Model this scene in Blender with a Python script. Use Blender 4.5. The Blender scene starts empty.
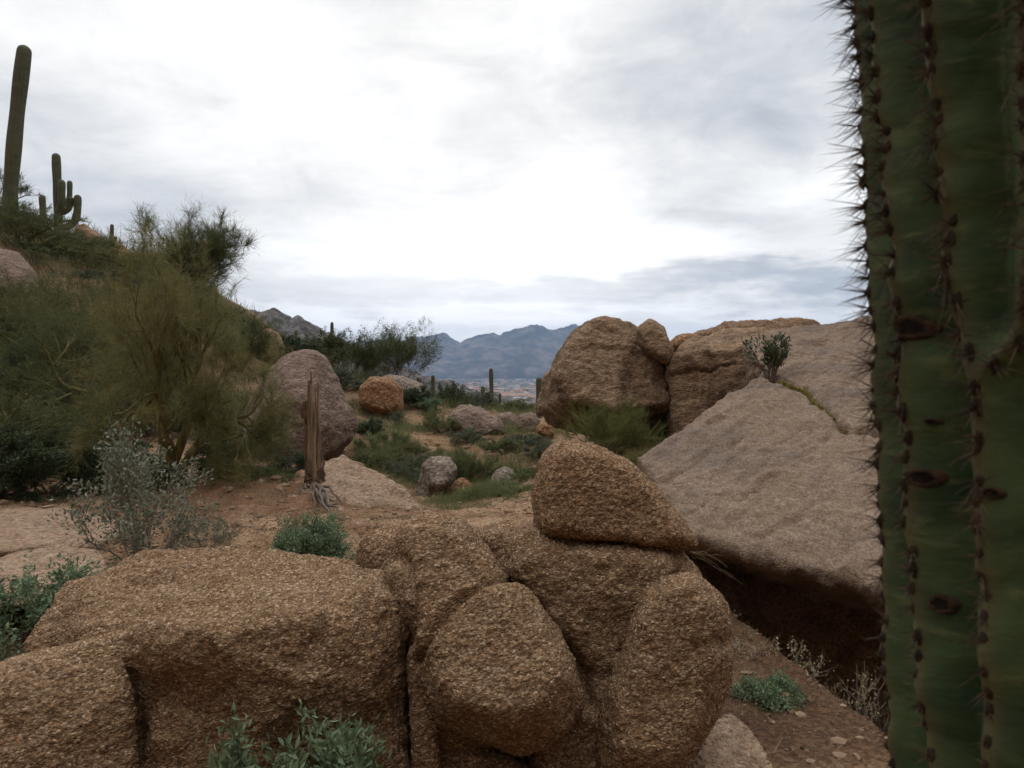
import bpy, bmesh, math, random
import numpy as np
from mathutils import Vector, Matrix

SC = bpy.context.scene
COL = SC.collection
W, H, F = 1024, 768, 711.11
CAMZ = 1.65
PITCH = math.atan(14.0 / F)          # the horizon sits 14 px above the picture's centre


# ------------------------------------------------------------------ camera
cam = bpy.data.cameras.new('camera')
camo = bpy.data.objects.new('camera', cam)
COL.objects.link(camo)
camo.location = (0, 0, CAMZ)
camo.rotation_euler = (math.pi / 2 - PITCH, 0, 0)
cam.sensor_width = 36
cam.lens = 25.0
cam.clip_start = 0.05
cam.clip_end = 30000
cam.dof.use_dof = True
cam.dof.focus_distance = 6.0
cam.dof.aperture_fstop = 7.0
SC.camera = camo
cp, sp_ = math.cos(PITCH), math.sin(PITCH)


def ray(u, v):
    a = (u - W / 2) / F
    b = (H / 2 - v) / F
    return Vector((a, cp + b * sp_, b * cp - sp_))


def P(u, v, Y):
    """World point seen at pixel (u, v), Y metres ahead of the camera."""
    d = ray(u, v)
    return Vector((0, 0, CAMZ)) + d * (Y / d.y)


# ------------------------------------------------------------------ noise
_rs = np.random.RandomState(7)
_perm = _rs.permutation(256)
_perm = np.concatenate([_perm, _perm, _perm])
_grad = _rs.normal(size=(256, 3))
_grad /= np.linalg.norm(_grad, axis=1)[:, None]


def perlin(p):
    i = np.floor(p).astype(np.int64)
    f = p - i
    i = i & 255
    u = f * f * f * (f * (f * 6 - 15) + 10)
    out = 0
    for dx in (0, 1):
        wx = u[:, 0] if dx else 1 - u[:, 0]
        for dy in (0, 1):
            wy = u[:, 1] if dy else 1 - u[:, 1]
            for dz in (0, 1):
                wz = u[:, 2] if dz else 1 - u[:, 2]
                h = _perm[_perm[_perm[(i[:, 0] + dx) & 255] + ((i[:, 1] + dy) & 255)] + ((i[:, 2] + dz) & 255)]
                g = _grad[h]
                out = out + wx * wy * wz * (g[:, 0] * (f[:, 0] - dx) + g[:, 1] * (f[:, 1] - dy) + g[:, 2] * (f[:, 2] - dz))
    return out * 1.5


def fbm(p, octv=4, gain=0.5, lac=2.03):
    a, s, o = 1.0, 0.0, 0.0
    for k in range(octv):
        o = o + a * perlin(p + 17.3 * k)
        s += a
        p = p * lac
        a *= gain
    return o / s


def ridged(p, octv=4):
    a, s, o = 1.0, 0.0, 0.0
    for k in range(octv):
        o = o + a * (1 - 2 * np.abs(perlin(p + 9.1 * k)))
        s += a
        p = p * 2.07
        a *= .5
    return o / s


def cells(p):
    """F1, F2 cell distances and a random value per cell."""
    i = np.floor(p).astype(np.int64)
    f1 = np.full(len(p), 9.0)
    f2 = np.full(len(p), 9.0)
    rv = np.zeros(len(p))
    for dx in (-1, 0, 1):
        for dy in (-1, 0, 1):
            for dz in (-1, 0, 1):
                c = i + np.array((dx, dy, dz))
                h = _perm[_perm[_perm[c[:, 0] & 255] + (c[:, 1] & 255)] + (c[:, 2] & 255)]
                q = c + 0.5 + 0.42 * _grad[h]
                d = np.linalg.norm(q - p, axis=1)
                n = d < f1
                f2 = np.where(n, f1, np.minimum(f2, d))
                rv = np.where(n, h / 255.0, rv)
                f1 = np.where(n, d, f1)
    return f1, f2, rv


def sstep(a, b, x):
    t = np.clip((x - a) / (b - a), 0, 1)
    return t * t * (3 - 2 * t)


# ------------------------------------------------------------------ ground height
_g = []
for x, y, z in [(0, 0, 0), (-3, 0, .1), (3, 0, .1), (0, -5, .3), (-6, -4, .8), (6, -4, .3), (0, 3, 0), (-2, 3, 0), (1.5, 3, 0), (1, 5, -.02),
                (-4, 3, .15), (-6, 5, .3), (4, 3, .1), (3, 6, .0), (5, 9, .3), (6, 14, 1), (3, 14, .5), (10, 10, 1), (10, 4, .3), (3, 8, .1),
                (-20, 45, 3), (-10, 45, -1), (-8, 29, .6), (-3, 29, -.6), (1, 28, -.9), (5, 28, .0), (-5, 40, -3.2), (0, 40, -3.4), (6, 40, -2.5),
                (20, 30, 3), (15, 20, 2), (20, 45, -1), (-30, 30, 9), (-30, 10, 8), (-20, 0, 4), (20, 0, 2), (0, -20, 2), (-20, -20, 8), (20, -20, 4),
                (0, 55, -6), (-20, 55, 0), (20, 55, -4), (-16, 36, 5.6), (-12, 34, 4.0), (30, 10, 4)]:
    _g.append((x, y, z))
for u, v, Y in [(800, 768, 3.0), (760, 700, 3.6), (720, 640, 4.4), (860, 700, 3.6), (375, 530, 7), (100, 560, 6), (30, 520, 7.2), (200, 520, 7.3), (250, 500, 8),
                (320, 495, 8.6), (130, 480, 9.5), (0, 485, 9.5), (340, 458, 12.5), (270, 450, 11.5), (250, 420, 13.5), (0, 430, 12), (100, 420, 12.5), (200, 395, 15),
                (0, 330, 17), (100, 318, 19), (200, 318, 21), (0, 228, 25), (50, 240, 27), (110, 252, 29), (160, 280, 29), (230, 318, 27), (275, 352, 24),
                (-150, 260, 18), (-300, 150, 20), (330, 385, 20), (400, 392, 20.5), (370, 412, 18.5), (430, 404, 21), (480, 412, 22), (540, 414, 22),
                (400, 440, 15.5), (440, 430, 17), (380, 470, 12.5), (450, 505, 10.3), (500, 485, 12), (520, 445, 15.5), (560, 440, 14.5), (600, 452, 12),
                (430, 522, 8.5), (620, 480, 9), (330, 525, 7.2)]:
    p = P(u, v, Y)
    _g.append((p.x, p.y, p.z))
_g = np.array(_g)
_n = len(_g)


def _phi(r2):
    return np.where(r2 < 1e-9, 0, 0.5 * r2 * np.log(r2 + 1e-12))


_K = np.zeros((_n + 3, _n + 3))
_d2 = ((_g[:, None, :2] - _g[None, :, :2]) ** 2).sum(-1)
_K[:_n, :_n] = _phi(_d2) + np.eye(_n) * 0.25
_K[:_n, _n] = 1
_K[:_n, _n + 1:] = _g[:, :2]
_K[_n:, :_n] = _K[:_n, _n:].T
_w = np.linalg.solve(_K, np.concatenate([_g[:, 2], [0, 0, 0]]))


def ground_z(x, y):
    x = np.atleast_1d(np.asarray(x, float))
    y = np.atleast_1d(np.asarray(y, float))
    out = np.zeros(len(x))
    r = np.hypot(x, y)
    near = r < 75
    if near.any():
        xx, yy = x[near], y[near]
        o = _w[_n] + _w[_n + 1] * xx + _w[_n + 2] * yy
        for k in range(_n):
            o = o + _w[k] * _phi((xx - _g[k, 0]) ** 2 + (yy - _g[k, 1]) ** 2)
        out[near] = np.clip(o, -8, 16)
    c = y / np.maximum(r, 1e-6)
    wb = 1 - sstep(-.55, .15, c)
    far_f = -65 * (1 - np.exp(-r / 380))
    far_b = 75 * (1 - np.exp(-r / 110)) * (1 - sstep(300, 1200, r)) - 65 * sstep(300, 1500, r)  # unseen slope added behind the camera, cuts the light from there
    far = far_f * (1 - wb) + far_b * wb
    b = sstep(38, 70, r)
    # washed-out hollow under the tilted slab
    lx = 1.50 + (4.87 - y) * .12
    pit = sstep(0, .30, x - lx) * sstep(2.7, 3.5, y) * (1 - sstep(5.4, 6.6, y)) * (1 - sstep(3.4, 4.2, x))
    pit2 = np.exp(-(((x + 1.02) / .36) ** 2 + ((y - 10.75) / .42) ** 2) ** 2)
    base = out * (1 - b) + far * b - 1.6 * pit - .6 * pit2
    nz = r < 160
    if nz.any():
        base[nz] += relief(x[nz], y[nz], r[nz])
    return base


def relief(x, y, r):
    p = np.stack([x, y, x * 0], 1)
    z = np.zeros(len(x))
    nr = 1 - sstep(60, 150, r)
    z = z + nr * (.05 * fbm(p * .9, 4) + .03 * ridged(p * np.array((2.0, 2.6, 1)), 4) + .10 * sstep(5, 7.5, r) * ridged(p * np.array((.9, 2.2, 1)) + 3, 4) + .008 * fbm(p * 9, 3))
    z = z + sstep(10, 20, r) * nr * .18 * fbm(p * .45 + 5, 4)
    return z


def gz(x, y):
    return float(ground_z(x, y)[0])


# ------------------------------------------------------------------ helpers
def new_obj(name, mesh, parent=None, loc=None):
    o = bpy.data.objects.new(name, mesh)
    COL.objects.link(o)
    if loc is not None:
        o.location = loc
    if parent is not None:
        o.parent = parent
    return o


def tag(o, label, cat, group=None, kind=None):
    if label:
        o['label'] = label
        o['category'] = cat
    if group:
        o['group'] = group
    if kind:
        o['kind'] = kind
    return o


def empty(name, loc, label, cat, group=None):
    o = bpy.data.objects.new(name, None)
    o.empty_display_size = .2
    COL.objects.link(o)
    o.location = loc
    return tag(o, label, cat, group)


def mesh_np(name, verts, faces, mats=(), smooth=True, rnd=None, mat_idx=None):
    """faces: (M,3) or (M,4) array."""
    verts = np.asarray(verts, np.float32)
    faces = np.asarray(faces, np.int32)
    m = bpy.data.meshes.new(name)
    k = faces.shape[1]
    m.vertices.add(len(verts))
    m.vertices.foreach_set('co', verts.ravel())
    m.loops.add(faces.size)
    m.loops.foreach_set('vertex_index', faces.ravel())
    m.polygons.add(len(faces))
    m.polygons.foreach_set('loop_start', np.arange(0, faces.size, k, dtype=np.int32))
    if mat_idx is not None:
        m.polygons.foreach_set('material_index', np.asarray(mat_idx, np.int32))
    m.update(calc_edges=True)
    m.polygons.foreach_set('use_smooth', np.full(len(faces), smooth))
    if rnd is not None:
        a = m.attributes.new('rnd', 'FLOAT', 'FACE')
        a.data.foreach_set('value', np.asarray(rnd, np.float32))
    for mt in mats:
        m.materials.append(mt)
    m.validate()
    return m


class MB:
    """Collects triangles and quads (as degenerate-free quads / tris kept apart)."""
    def __init__(s):
        s.v, s.t, s.q, s.n, s.rt, s.rq = [], [], [], 0, [], []

    def add(s, v, tris=None, quads=None, rt=None, rq=None):
        v = np.asarray(v, float).reshape(-1, 3)
        if tris is not None:
            tris = np.asarray(tris)
            s.t.append(tris + s.n)
            s.rt.append(np.zeros(len(tris)) if rt is None else rt)
        if quads is not None:
            quads = np.asarray(quads)
            s.q.append(quads + s.n)
            s.rq.append(np.zeros(len(quads)) if rq is None else rq)
        s.v.append(v)
        s.n += len(v)

    def mesh(s, name, mats, smooth=True):
        v = np.concatenate(s.v)
        t = np.concatenate(s.t) if s.t else np.zeros((0, 3), int)
        q = np.concatenate(s.q) if s.q else np.zeros((0, 4), int)
        r = np.concatenate((s.rt or [np.zeros(0)]) + (s.rq or [np.zeros(0)]))
        m = bpy.data.meshes.new(name)
        m.vertices.add(len(v))
        m.vertices.foreach_set('co', v.astype(np.float32).ravel())
        m.loops.add(t.size + q.size)
        m.loops.foreach_set('vertex_index', np.concatenate([t.ravel(), q.ravel()]).astype(np.int32))
        m.polygons.add(len(t) + len(q))
        m.polygons.foreach_set('loop_start', np.concatenate([np.arange(len(t)) * 3, t.size + np.arange(len(q)) * 4]).astype(np.int32))
        m.update(calc_edges=True)
        m.polygons.foreach_set('use_smooth', np.full(len(t) + len(q), smooth))
        a = m.attributes.new('rnd', 'FLOAT', 'FACE')
        a.data.foreach_set('value', r.astype(np.float32))
        for mt in mats:
            m.materials.append(mt)
        return m

    def tube(s, pts, radii, sides=6, cap=False):
        pts = np.asarray(pts, float)
        n = len(pts)
        tan = np.gradient(pts, axis=0)
        tan /= np.linalg.norm(tan, axis=1)[:, None] + 1e-9
        ref = np.array((0.31, 0.17, 0.93)) if abs(tan[0, 2]) < .8 else np.array((1., .1, 0))
        vs = []
        for i in range(n):
            a = np.cross(tan[i], ref)
            a /= np.linalg.norm(a) + 1e-9
            b = np.cross(tan[i], a)
            ang = np.arange(sides) * 2 * math.pi / sides
            vs.append(pts[i] + radii[i] * (np.cos(ang)[:, None] * a + np.sin(ang)[:, None] * b))
        q = []
        for i in range(n - 1):
            for k in range(sides):
                k2 = (k + 1) % sides
                q.append((i * sides + k, i * sides + k2, (i + 1) * sides + k2, (i + 1) * sides + k))
        v = np.concatenate(vs)
        tr = None
        if cap:
            v = np.concatenate([v, pts[:1], pts[-1:]])
            tr = [(n * sides, (k + 1) % sides, k) for k in range(sides)]
            tr += [(n * sides + 1, (n - 1) * sides + k, (n - 1) * sides + (k + 1) % sides) for k in range(sides)]
        s.add(v, tris=tr, quads=q)


# ------------------------------------------------------------------ materials
class ND:
    """Small wrapper for node sockets with arithmetic."""
    def __init__(s, nt, sock):
        s.nt, s.s = nt, sock

    def _op(s, op, *others):
        n = s.nt.nodes.new('ShaderNodeMath')
        n.operation = op
        for i, x in enumerate((s,) + others):
            if isinstance(x, ND):
                s.nt.links.new(x.s, n.inputs[i])
            else:
                n.inputs[i].default_value = x
        return ND(s.nt, n.outputs[0])

    def __add__(s, o): return s._op('ADD', o)
    def __radd__(s, o): return s._op('ADD', o)
    def __sub__(s, o): return s._op('SUBTRACT', o)
    def __rsub__(s, o): return (s * -1.0) + o
    def __mul__(s, o): return s._op('MULTIPLY', o)
    def __rmul__(s, o): return s._op('MULTIPLY', o)
    def __truediv__(s, o): return s._op('DIVIDE', o)
    def f(s, op, *a): return s._op(op, *a)

    def ramp(s, a, b, lo=0.0, hi=1.0):
        n = s.nt.nodes.new('ShaderNodeMapRange')
        n.interpolation_type = 'SMOOTHSTEP'
        n.clamp = True
        s.nt.links.new(s.s, n.inputs[0])
        for k, x in zip((1, 2, 3, 4), (a, b, lo, hi)):
            n.inputs[k].default_value = x
        return ND(s.nt, n.outputs[0])


def mix(nt, fac, a, b, blend='MIX'):
    n = nt.nodes.new('ShaderNodeMix')
    n.data_type = 'RGBA'
    n.blend_type = blend
    for key, x in ((0, fac), (6, a), (7, b)):
        if isinstance(x, ND):
            nt.links.new(x.s, n.inputs[key])
        elif key == 0:
            n.inputs[0].default_value = x
        else:
            n.inputs[key].default_value = (*x, 1) if len(x) == 3 else x
    return ND(nt, n.outputs[2])


def noise_n(nt, vec, scale, detail=4, rough=.55, dist=0.0, out='Fac'):
    n = nt.nodes.new('ShaderNodeTexNoise')
    n.inputs['Scale'].default_value = scale
    n.inputs['Detail'].default_value = detail
    n.inputs['Roughness'].default_value = rough
    n.inputs['Distortion'].default_value = dist
    nt.links.new(vec.s, n.inputs['Vector'])
    return ND(nt, n.outputs[out])


def voro_n(nt, vec, scale, out='Distance', feature='F1', rand=1.0):
    n = nt.nodes.new('ShaderNodeTexVoronoi')
    n.feature = feature
    n.inputs['Scale'].default_value = scale
    n.inputs['Randomness'].default_value = rand
    nt.links.new(vec.s, n.inputs['Vector'])
    return ND(nt, n.outputs[out])


def mapping(nt, vec, scale=(1, 1, 1), rot=(0, 0, 0), loc=(0, 0, 0)):
    n = nt.nodes.new('ShaderNodeMapping')
    n.inputs['Scale'].default_value = scale
    n.inputs['Rotation'].default_value = rot
    n.inputs['Location'].default_value = loc
    nt.links.new(vec.s, n.inputs['Vector'])
    return ND(nt, n.outputs[0])


def mat_base(name, rough=.85, spec=.25):
    m = bpy.data.materials.new(name)
    m.use_nodes = True
    nt = m.node_tree
    b = nt.nodes['Principled BSDF']
    b.inputs['Roughness'].default_value = rough
    b.inputs['Specular IOR Level'].default_value = spec
    tc = nt.nodes.new('ShaderNodeTexCoord')
    return m, nt, b, ND(nt, tc.outputs['Object'])


def bump(nt, b, h, dist, strength=1.0, prev=None):
    n = nt.nodes.new('ShaderNodeBump')
    n.inputs['Strength'].default_value = strength
    n.inputs['Distance'].default_value = dist
    nt.links.new(h.s, n.inputs['Height'])
    if prev is not None:
        nt.links.new(prev.outputs[0], n.inputs['Normal'])
    nt.links.new(n.outputs[0], b.inputs['Normal'])
    return n


def rock_mat(name, c_lo, c_mid, c_hi, varnish, grain=60, grain_amt=.5, bump_d=.012, strat=(1, 1, 1), rot=(0, 0, 0), var_lo=.56, var_hi=.72, streak=0.0, speck=.5, clast=0.0):
    m, nt, b, co = mat_base(name, .9, .2)
    n1 = noise_n(nt, co, 1.7, 6, .6, .4)
    n2 = noise_n(nt, mapping(nt, co, strat, rot), 9, 6, .65, .2)
    g1 = voro_n(nt, mapping(nt, co, strat, rot), grain, 'Color')
    sep = nt.nodes.new('ShaderNodeSeparateColor')
    nt.links.new(g1.s, sep.inputs[0])
    gr, gg = ND(nt, sep.outputs[0]), ND(nt, sep.outputs[1])
    f = n1 * .6 + n2 * .55
    c = mix(nt, f.ramp(.38, .75), c_lo, c_mid)
    c = mix(nt, n2.ramp(.5, .8) * .7, c, c_hi)
    # weathering varnish in broad patches
    vn = noise_n(nt, mapping(nt, co, (1, 1, .6)), 1.15, 7, .62, .6)
    c = mix(nt, vn.ramp(var_lo, var_hi) * .75, c, varnish)
    if clast > 0:
        # weathered gravelly granite: pale clasts standing proud of a darker matrix
        c = mix(nt, clast * .75, c, (c_lo[0] * .62, c_lo[1] * .55, c_lo[2] * .5))
        for sc_, th in ((grain * .8, .38), (grain * 1.9, .45)):
            dd = voro_n(nt, mapping(nt, co, strat, rot), sc_, 'Distance')
            vc_ = voro_n(nt, mapping(nt, co, strat, rot), sc_, 'Color')
            sp2 = nt.nodes.new('ShaderNodeSeparateColor')
            nt.links.new(vc_.s, sp2.inputs[0])
            cr_, cg_, cb2 = [ND(nt, sp2.outputs[k]) for k in range(3)]
            cc_ = mix(nt, cr_, c_mid, c_hi)
            cc_ = mix(nt, cb2.ramp(.6, .9), cc_, c_lo)
            mk = dd.ramp(th + .08, th - .10) * cg_.ramp(.45, .62)
            c = mix(nt, mk * clast, c, cc_)
        c = mix(nt, vn.ramp(var_lo, var_hi) * .5, c, varnish)
    # mineral grains: each crystal its own tone
    gv = gr.ramp(0, 1, 1 - grain_amt, 1 + grain_amt * .8)
    comb = nt.nodes.new('ShaderNodeCombineColor')
    for k in range(3):
        nt.links.new(gv.s, comb.inputs[k])
    c = mix(nt, 1.0, c, ND(nt, comb.outputs[0]), 'MULTIPLY')
    pale = gg.ramp(.86, .9)
    c = mix(nt, pale * speck, c, (c_hi[0] * 1.6, c_hi[1] * 1.62, c_hi[2] * 1.65))
    fine = noise_n(nt, co, grain * 3.2, 2, .6)
    c = mix(nt, fine.ramp(.3, .7) * .35, c, (c_lo[0] * .45, c_lo[1] * .42, c_lo[2] * .4))
    if streak > 0:
        sn = noise_n(nt, mapping(nt, co, (1.2, 1.2, 9), rot), 5, 5, .6, .5)
        c = mix(nt, sn.ramp(.5, .75) * streak, c, (c_lo[0] * .6, c_lo[1] * .55, c_lo[2] * .52))
    nt.links.new(c.s, b.inputs['Base Color'])
    d1 = voro_n(nt, mapping(nt, co, strat, rot), grain, 'Distance', 'SMOOTH_F1')
    h = (1 - d1) * .8 + gr * .5 + noise_n(nt, co, grain * .45, 5, .6) * 1.2
    p1 = bump(nt, b, n2, bump_d * 3.5, .7)
    bump(nt, b, h, bump_d, .9, p1)
    return m


M = {}
M['gravel_granite'] = rock_mat('coarse_granite', (.240, .136, .068), (.370, .242, .140), (.49, .362, .240), (.135, .060, .028), 104, .44, .014, (1, 1, 1.8), speck=.55, clast=.50)
M['capstone'] = rock_mat('orange_granite', (.25, .140, .070), (.365, .232, .128), (.47, .34, .22), (.20, .095, .045), 108, .44, .013, (1, 1, 1.5), speck=.45, clast=.48)
M['slab'] = rock_mat('slab_granite', (.225, .150, .098), (.325, .238, .170), (.40, .310, .235), (.19, .140, .112), 60, .30, .012, (2.4, .6, 2.4), (0, 0, .35), .46, .62, .8, .15, clast=.25)
M['far_granite'] = rock_mat('tan_granite', (.24, .145, .082), (.37, .25, .155), (.45, .325, .22), (.110, .060, .036), 28, .3, .03, (1, 1, 2.2), (.15, .1, 0), .50, .62, .5, .2)
M['sand_rock'] = rock_mat('sandy_rock', (.29, .19, .122), (.40, .28, .19), (.47, .35, .25), (.20, .11, .065), 40, .3, .02, (1, 1, 2.2), (.15, .1, 0), .54, .68, .3, .2)
M['pink_granite'] = rock_mat('pinkish_granite', (.20, .138, .105), (.28, .198, .152), (.35, .262, .208), (.15, .092, .066), 24, .28, .03, (1, 1, 1.6), (0, 0, 0), .5, .65, .35, .2)
M['orange_rock'] = rock_mat('orange_rock', (.23, .115, .055), (.33, .185, .095), (.40, .26, .15), (.15, .07, .036), 24, .3, .03)
M['brown_rock'] = rock_mat('brown_rock', (.20, .115, .065), (.27, .17, .105), (.33, .22, .15), (.13, .07, .042), 24, .3, .03)
M['grey_rock'] = rock_mat('grey_rock', (.20, .155, .12), (.29, .23, .18), (.36, .30, .25), (.15, .09, .06), 26, .3, .03)


def ground_material():
    m, nt, b, co = mat_base('desert_ground', .95, .15)
    n1 = noise_n(nt, co, .35, 6, .6, .5)
    n2 = noise_n(nt, co, 3.1, 6, .65, .3)
    n3 = noise_n(nt, co, 38, 4, .6)
    c = mix(nt, n1.ramp(.4, .62), (.190, .105, .054), (.31, .195, .112))
    c = mix(nt, n2.ramp(.45, .7) * .7, c, (.35, .24, .155))
    c = mix(nt, n2.ramp(.52, .28) * .8, c, (.13, .062, .030))
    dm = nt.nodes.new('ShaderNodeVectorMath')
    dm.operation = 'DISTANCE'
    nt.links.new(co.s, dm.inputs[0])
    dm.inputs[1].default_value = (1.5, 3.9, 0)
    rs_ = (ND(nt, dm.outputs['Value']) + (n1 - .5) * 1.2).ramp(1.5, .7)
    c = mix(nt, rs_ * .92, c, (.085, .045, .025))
    v = voro_n(nt, co, 55, 'Color')
    sep = nt.nodes.new('ShaderNodeSeparateColor')
    nt.links.new(v.s, sep.inputs[0])
    gv = ND(nt, sep.outputs[0]).ramp(0, 1, .62, 1.4)
    cc = nt.nodes.new('ShaderNodeCombineColor')
    for k in range(3):
        nt.links.new(gv.s, cc.inputs[k])
    c = mix(nt, .9, c, ND(nt, cc.outputs[0]), 'MULTIPLY')
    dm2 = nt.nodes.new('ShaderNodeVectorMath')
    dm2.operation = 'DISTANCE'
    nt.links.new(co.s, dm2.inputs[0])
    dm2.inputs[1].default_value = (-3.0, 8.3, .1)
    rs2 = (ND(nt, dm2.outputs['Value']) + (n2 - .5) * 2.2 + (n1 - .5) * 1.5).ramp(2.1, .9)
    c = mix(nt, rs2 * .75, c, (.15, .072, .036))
    # the valley floor far below is scrub and pale lots
    sx = nt.nodes.new('ShaderNodeSeparateXYZ')
    nt.links.new(co.s, sx.inputs[0])
    z = ND(nt, sx.outputs[2])
    vn = noise_n(nt, mapping(nt, co, (1, 1, 0)), .012, 8, .75)
    vc = mix(nt, vn.ramp(.45, .6), (.022, .027, .018), (.09, .075, .058))
    vv = voro_n(nt, mapping(nt, co, (1, 1, 0)), .022, 'Distance')
    vc = mix(nt, vv.ramp(.5, .25) * .75, vc, (.045, .06, .035))
    c = mix(nt, z.ramp(-4, -22), c, vc)
    nt.links.new(c.s, b.inputs['Base Color'])
    c = mix(nt, n3.ramp(.55, .68) * .55, c, (.10, .055, .03))
    n4 = noise_n(nt, co, 11, 6, .7, .4)
    c = mix(nt, n4.ramp(.54, .70) * .6, c, (.12, .066, .036))
    c = mix(nt, n4.ramp(.44, .30) * .4, c, (.40, .29, .195))
    p1 = bump(nt, b, n2, .05, .6)
    bump(nt, b, n3 + n4 * 1.5 + ND(nt, sep.outputs[1]) * .6, .02, 1.0, p1)
    return m


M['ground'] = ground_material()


def leaf_mat(name, c1, c2, rough=.6, trans=.25, c3=None):
    m, nt, b, co = mat_base(name, rough, .25)
    at = nt.nodes.new('ShaderNodeAttribute')
    at.attribute_name = 'rnd'
    r = ND(nt, at.outputs['Fac'])
    c = mix(nt, r, c1, c2)
    if c3:
        c = mix(nt, noise_n(nt, co, 1.6, 3, .6).ramp(.5, .7) * .6, c, c3)
    nt.links.new(c.s, b.inputs['Base Color'])
    if trans:
        tr = nt.nodes.new('ShaderNodeBsdfTranslucent')
        nt.links.new(c.s, tr.inputs['Color'])
        ms = nt.nodes.new('ShaderNodeMixShader')
        ms.inputs[0].default_value = trans
        nt.links.new(b.outputs[0], ms.inputs[1])
        nt.links.new(tr.outputs[0], ms.inputs[2])
        nt.links.new(ms.outputs[0], nt.nodes['Material Output'].inputs[0])
    return m


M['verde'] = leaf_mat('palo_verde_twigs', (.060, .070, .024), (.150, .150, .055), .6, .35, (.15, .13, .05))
M['verde_light'] = leaf_mat('pale_olive_palo_verde_twigs', (.100, .100, .034), (.235, .215, .080), .6, .4, (.22, .19, .07))  # lighter olive-yellow twig colour of the nearest palo verde
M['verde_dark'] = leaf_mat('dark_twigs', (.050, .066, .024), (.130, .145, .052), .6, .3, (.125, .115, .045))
M['verde_bright'] = leaf_mat('bright_green_twigs', (.10, .115, .03), (.21, .21, .075), .6, .3)
M['creosote'] = leaf_mat('creosote_leaves', (.05, .065, .025), (.12, .13, .05), .5, .25)
M['leaf_dark'] = leaf_mat('dark_green_leaves', (.035, .055, .025), (.085, .11, .05), .5, .2)
M['leaf_sage'] = leaf_mat('sage_green_leaves', (.085, .13, .068), (.20, .265, .145), .55, .2)
M['leaf_grey'] = leaf_mat('grey_green_leaves', (.07, .085, .05), (.16, .17, .11), .6, .2)
M['leaf_silver'] = leaf_mat('silver_leaves', (.10, .115, .075), (.26, .27, .20), .6, .2)
M['grass_green'] = leaf_mat('green_grass', (.09, .115, .04), (.19, .20, .085), .6, .3, (.23, .19, .10))
M['grass_dry'] = leaf_mat('dry_grass', (.26, .20, .11), (.42, .34, .21), .7, .3)
M['moss'] = leaf_mat('yellow_green_moss', (.20, .17, .04), (.30, .25, .07), .8, 0)


def bark_mat(name, c1, c2, sc=25, st=(1, 1, .2), d=.01):
    m, nt, b, co = mat_base(name, .9, .2)
    n = noise_n(nt, mapping(nt, co, st), sc, 6, .65, .3)
    c = mix(nt, n.ramp(.35, .65), c1, c2)
    nt.links.new(c.s, b.inputs['Base Color'])
    bump(nt, b, n, d, .8)
    return m


M['bark_verde'] = bark_mat('yellow_green_bark', (.085, .075, .028), (.19, .16, .06))
M['bark_dark'] = bark_mat('dark_bark', (.07, .05, .035), (.16, .12, .09))
M['bark_grey'] = bark_mat('grey_bark', (.16, .13, .10), (.30, .26, .21))
M['dead_wood'] = bark_mat('weathered_dead_wood', (.13, .085, .05), (.30, .215, .14), 30, (1, 1, .08))
M['dead_bark'] = bark_mat('charred_dead_bark', (.055, .035, .022), (.17, .10, .06), 18, (1, 1, .4), .02)
M['root'] = bark_mat('grey_root_wood', (.075, .058, .045), (.20, .16, .125), 40, (1, 1, 1), .01)


def cactus_mat(name, c1, c2, c3, sc=1.0):
    m, nt, b, co = mat_base(name, .68, .15)
    n = noise_n(nt, mapping(nt, co, (1, 1, 2.2)), 5 * sc, 6, .6, .4)
    n2 = noise_n(nt, mapping(nt, co, (1.6, 1.6, 4.5)), 9 * sc, 5, .6, .3)
    c = mix(nt, n.ramp(.35, .65), c1, c2)
    c = mix(nt, n2.ramp(.52, .72) * .55, c, c3)
    n3 = noise_n(nt, co, 16 * sc, 7, .7, .5)
    c = mix(nt, n3.ramp(.66, .74) * .6, c, (.10, .075, .045))
    at = nt.nodes.new('ShaderNodeAttribute')
    at.attribute_name = 'crest'
    c = mix(nt, ND(nt, at.outputs['Fac']) * .7, c, (.11, .085, .045))
    nt.links.new(c.s, b.inputs['Base Color'])
    bump(nt, b, n2 * 1.0 + n3 * .3 + n * .5, .005, .7)
    return m


M['cactus_near'] = cactus_mat('saguaro_skin', (.026, .047, .022), (.062, .093, .040), (.150, .170, .080))
M['cactus_far'] = cactus_mat('far_saguaro_skin', (.075, .085, .05), (.11, .115, .07), (.13, .12, .075), .5)
M['spine'] = bark_mat('dark_spines', (.035, .025, .018), (.12, .085, .06), 60)
M['areole'] = bark_mat('areole_felt', (.018, .012, .008), (.055, .036, .021), 90)
M['scar'] = bark_mat('woody_scar', (.02, .014, .009), (.075, .045, .026), 60, (1, 1, 1), .006)
M['scar_dark'] = bark_mat('scar_hollow', (.006, .004, .003), (.02, .013, .009), 60, (1, 1, 1), .004)


def plain(name, c, rough=.8):
    m, nt, b, co = mat_base(name, rough)
    n = noise_n(nt, co, .25, 4, .6)
    cc = mix(nt, n.ramp(.3, .7), tuple(x * .8 for x in c), c)
    nt.links.new(cc.s, b.inputs['Base Color'])
    return m


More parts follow.
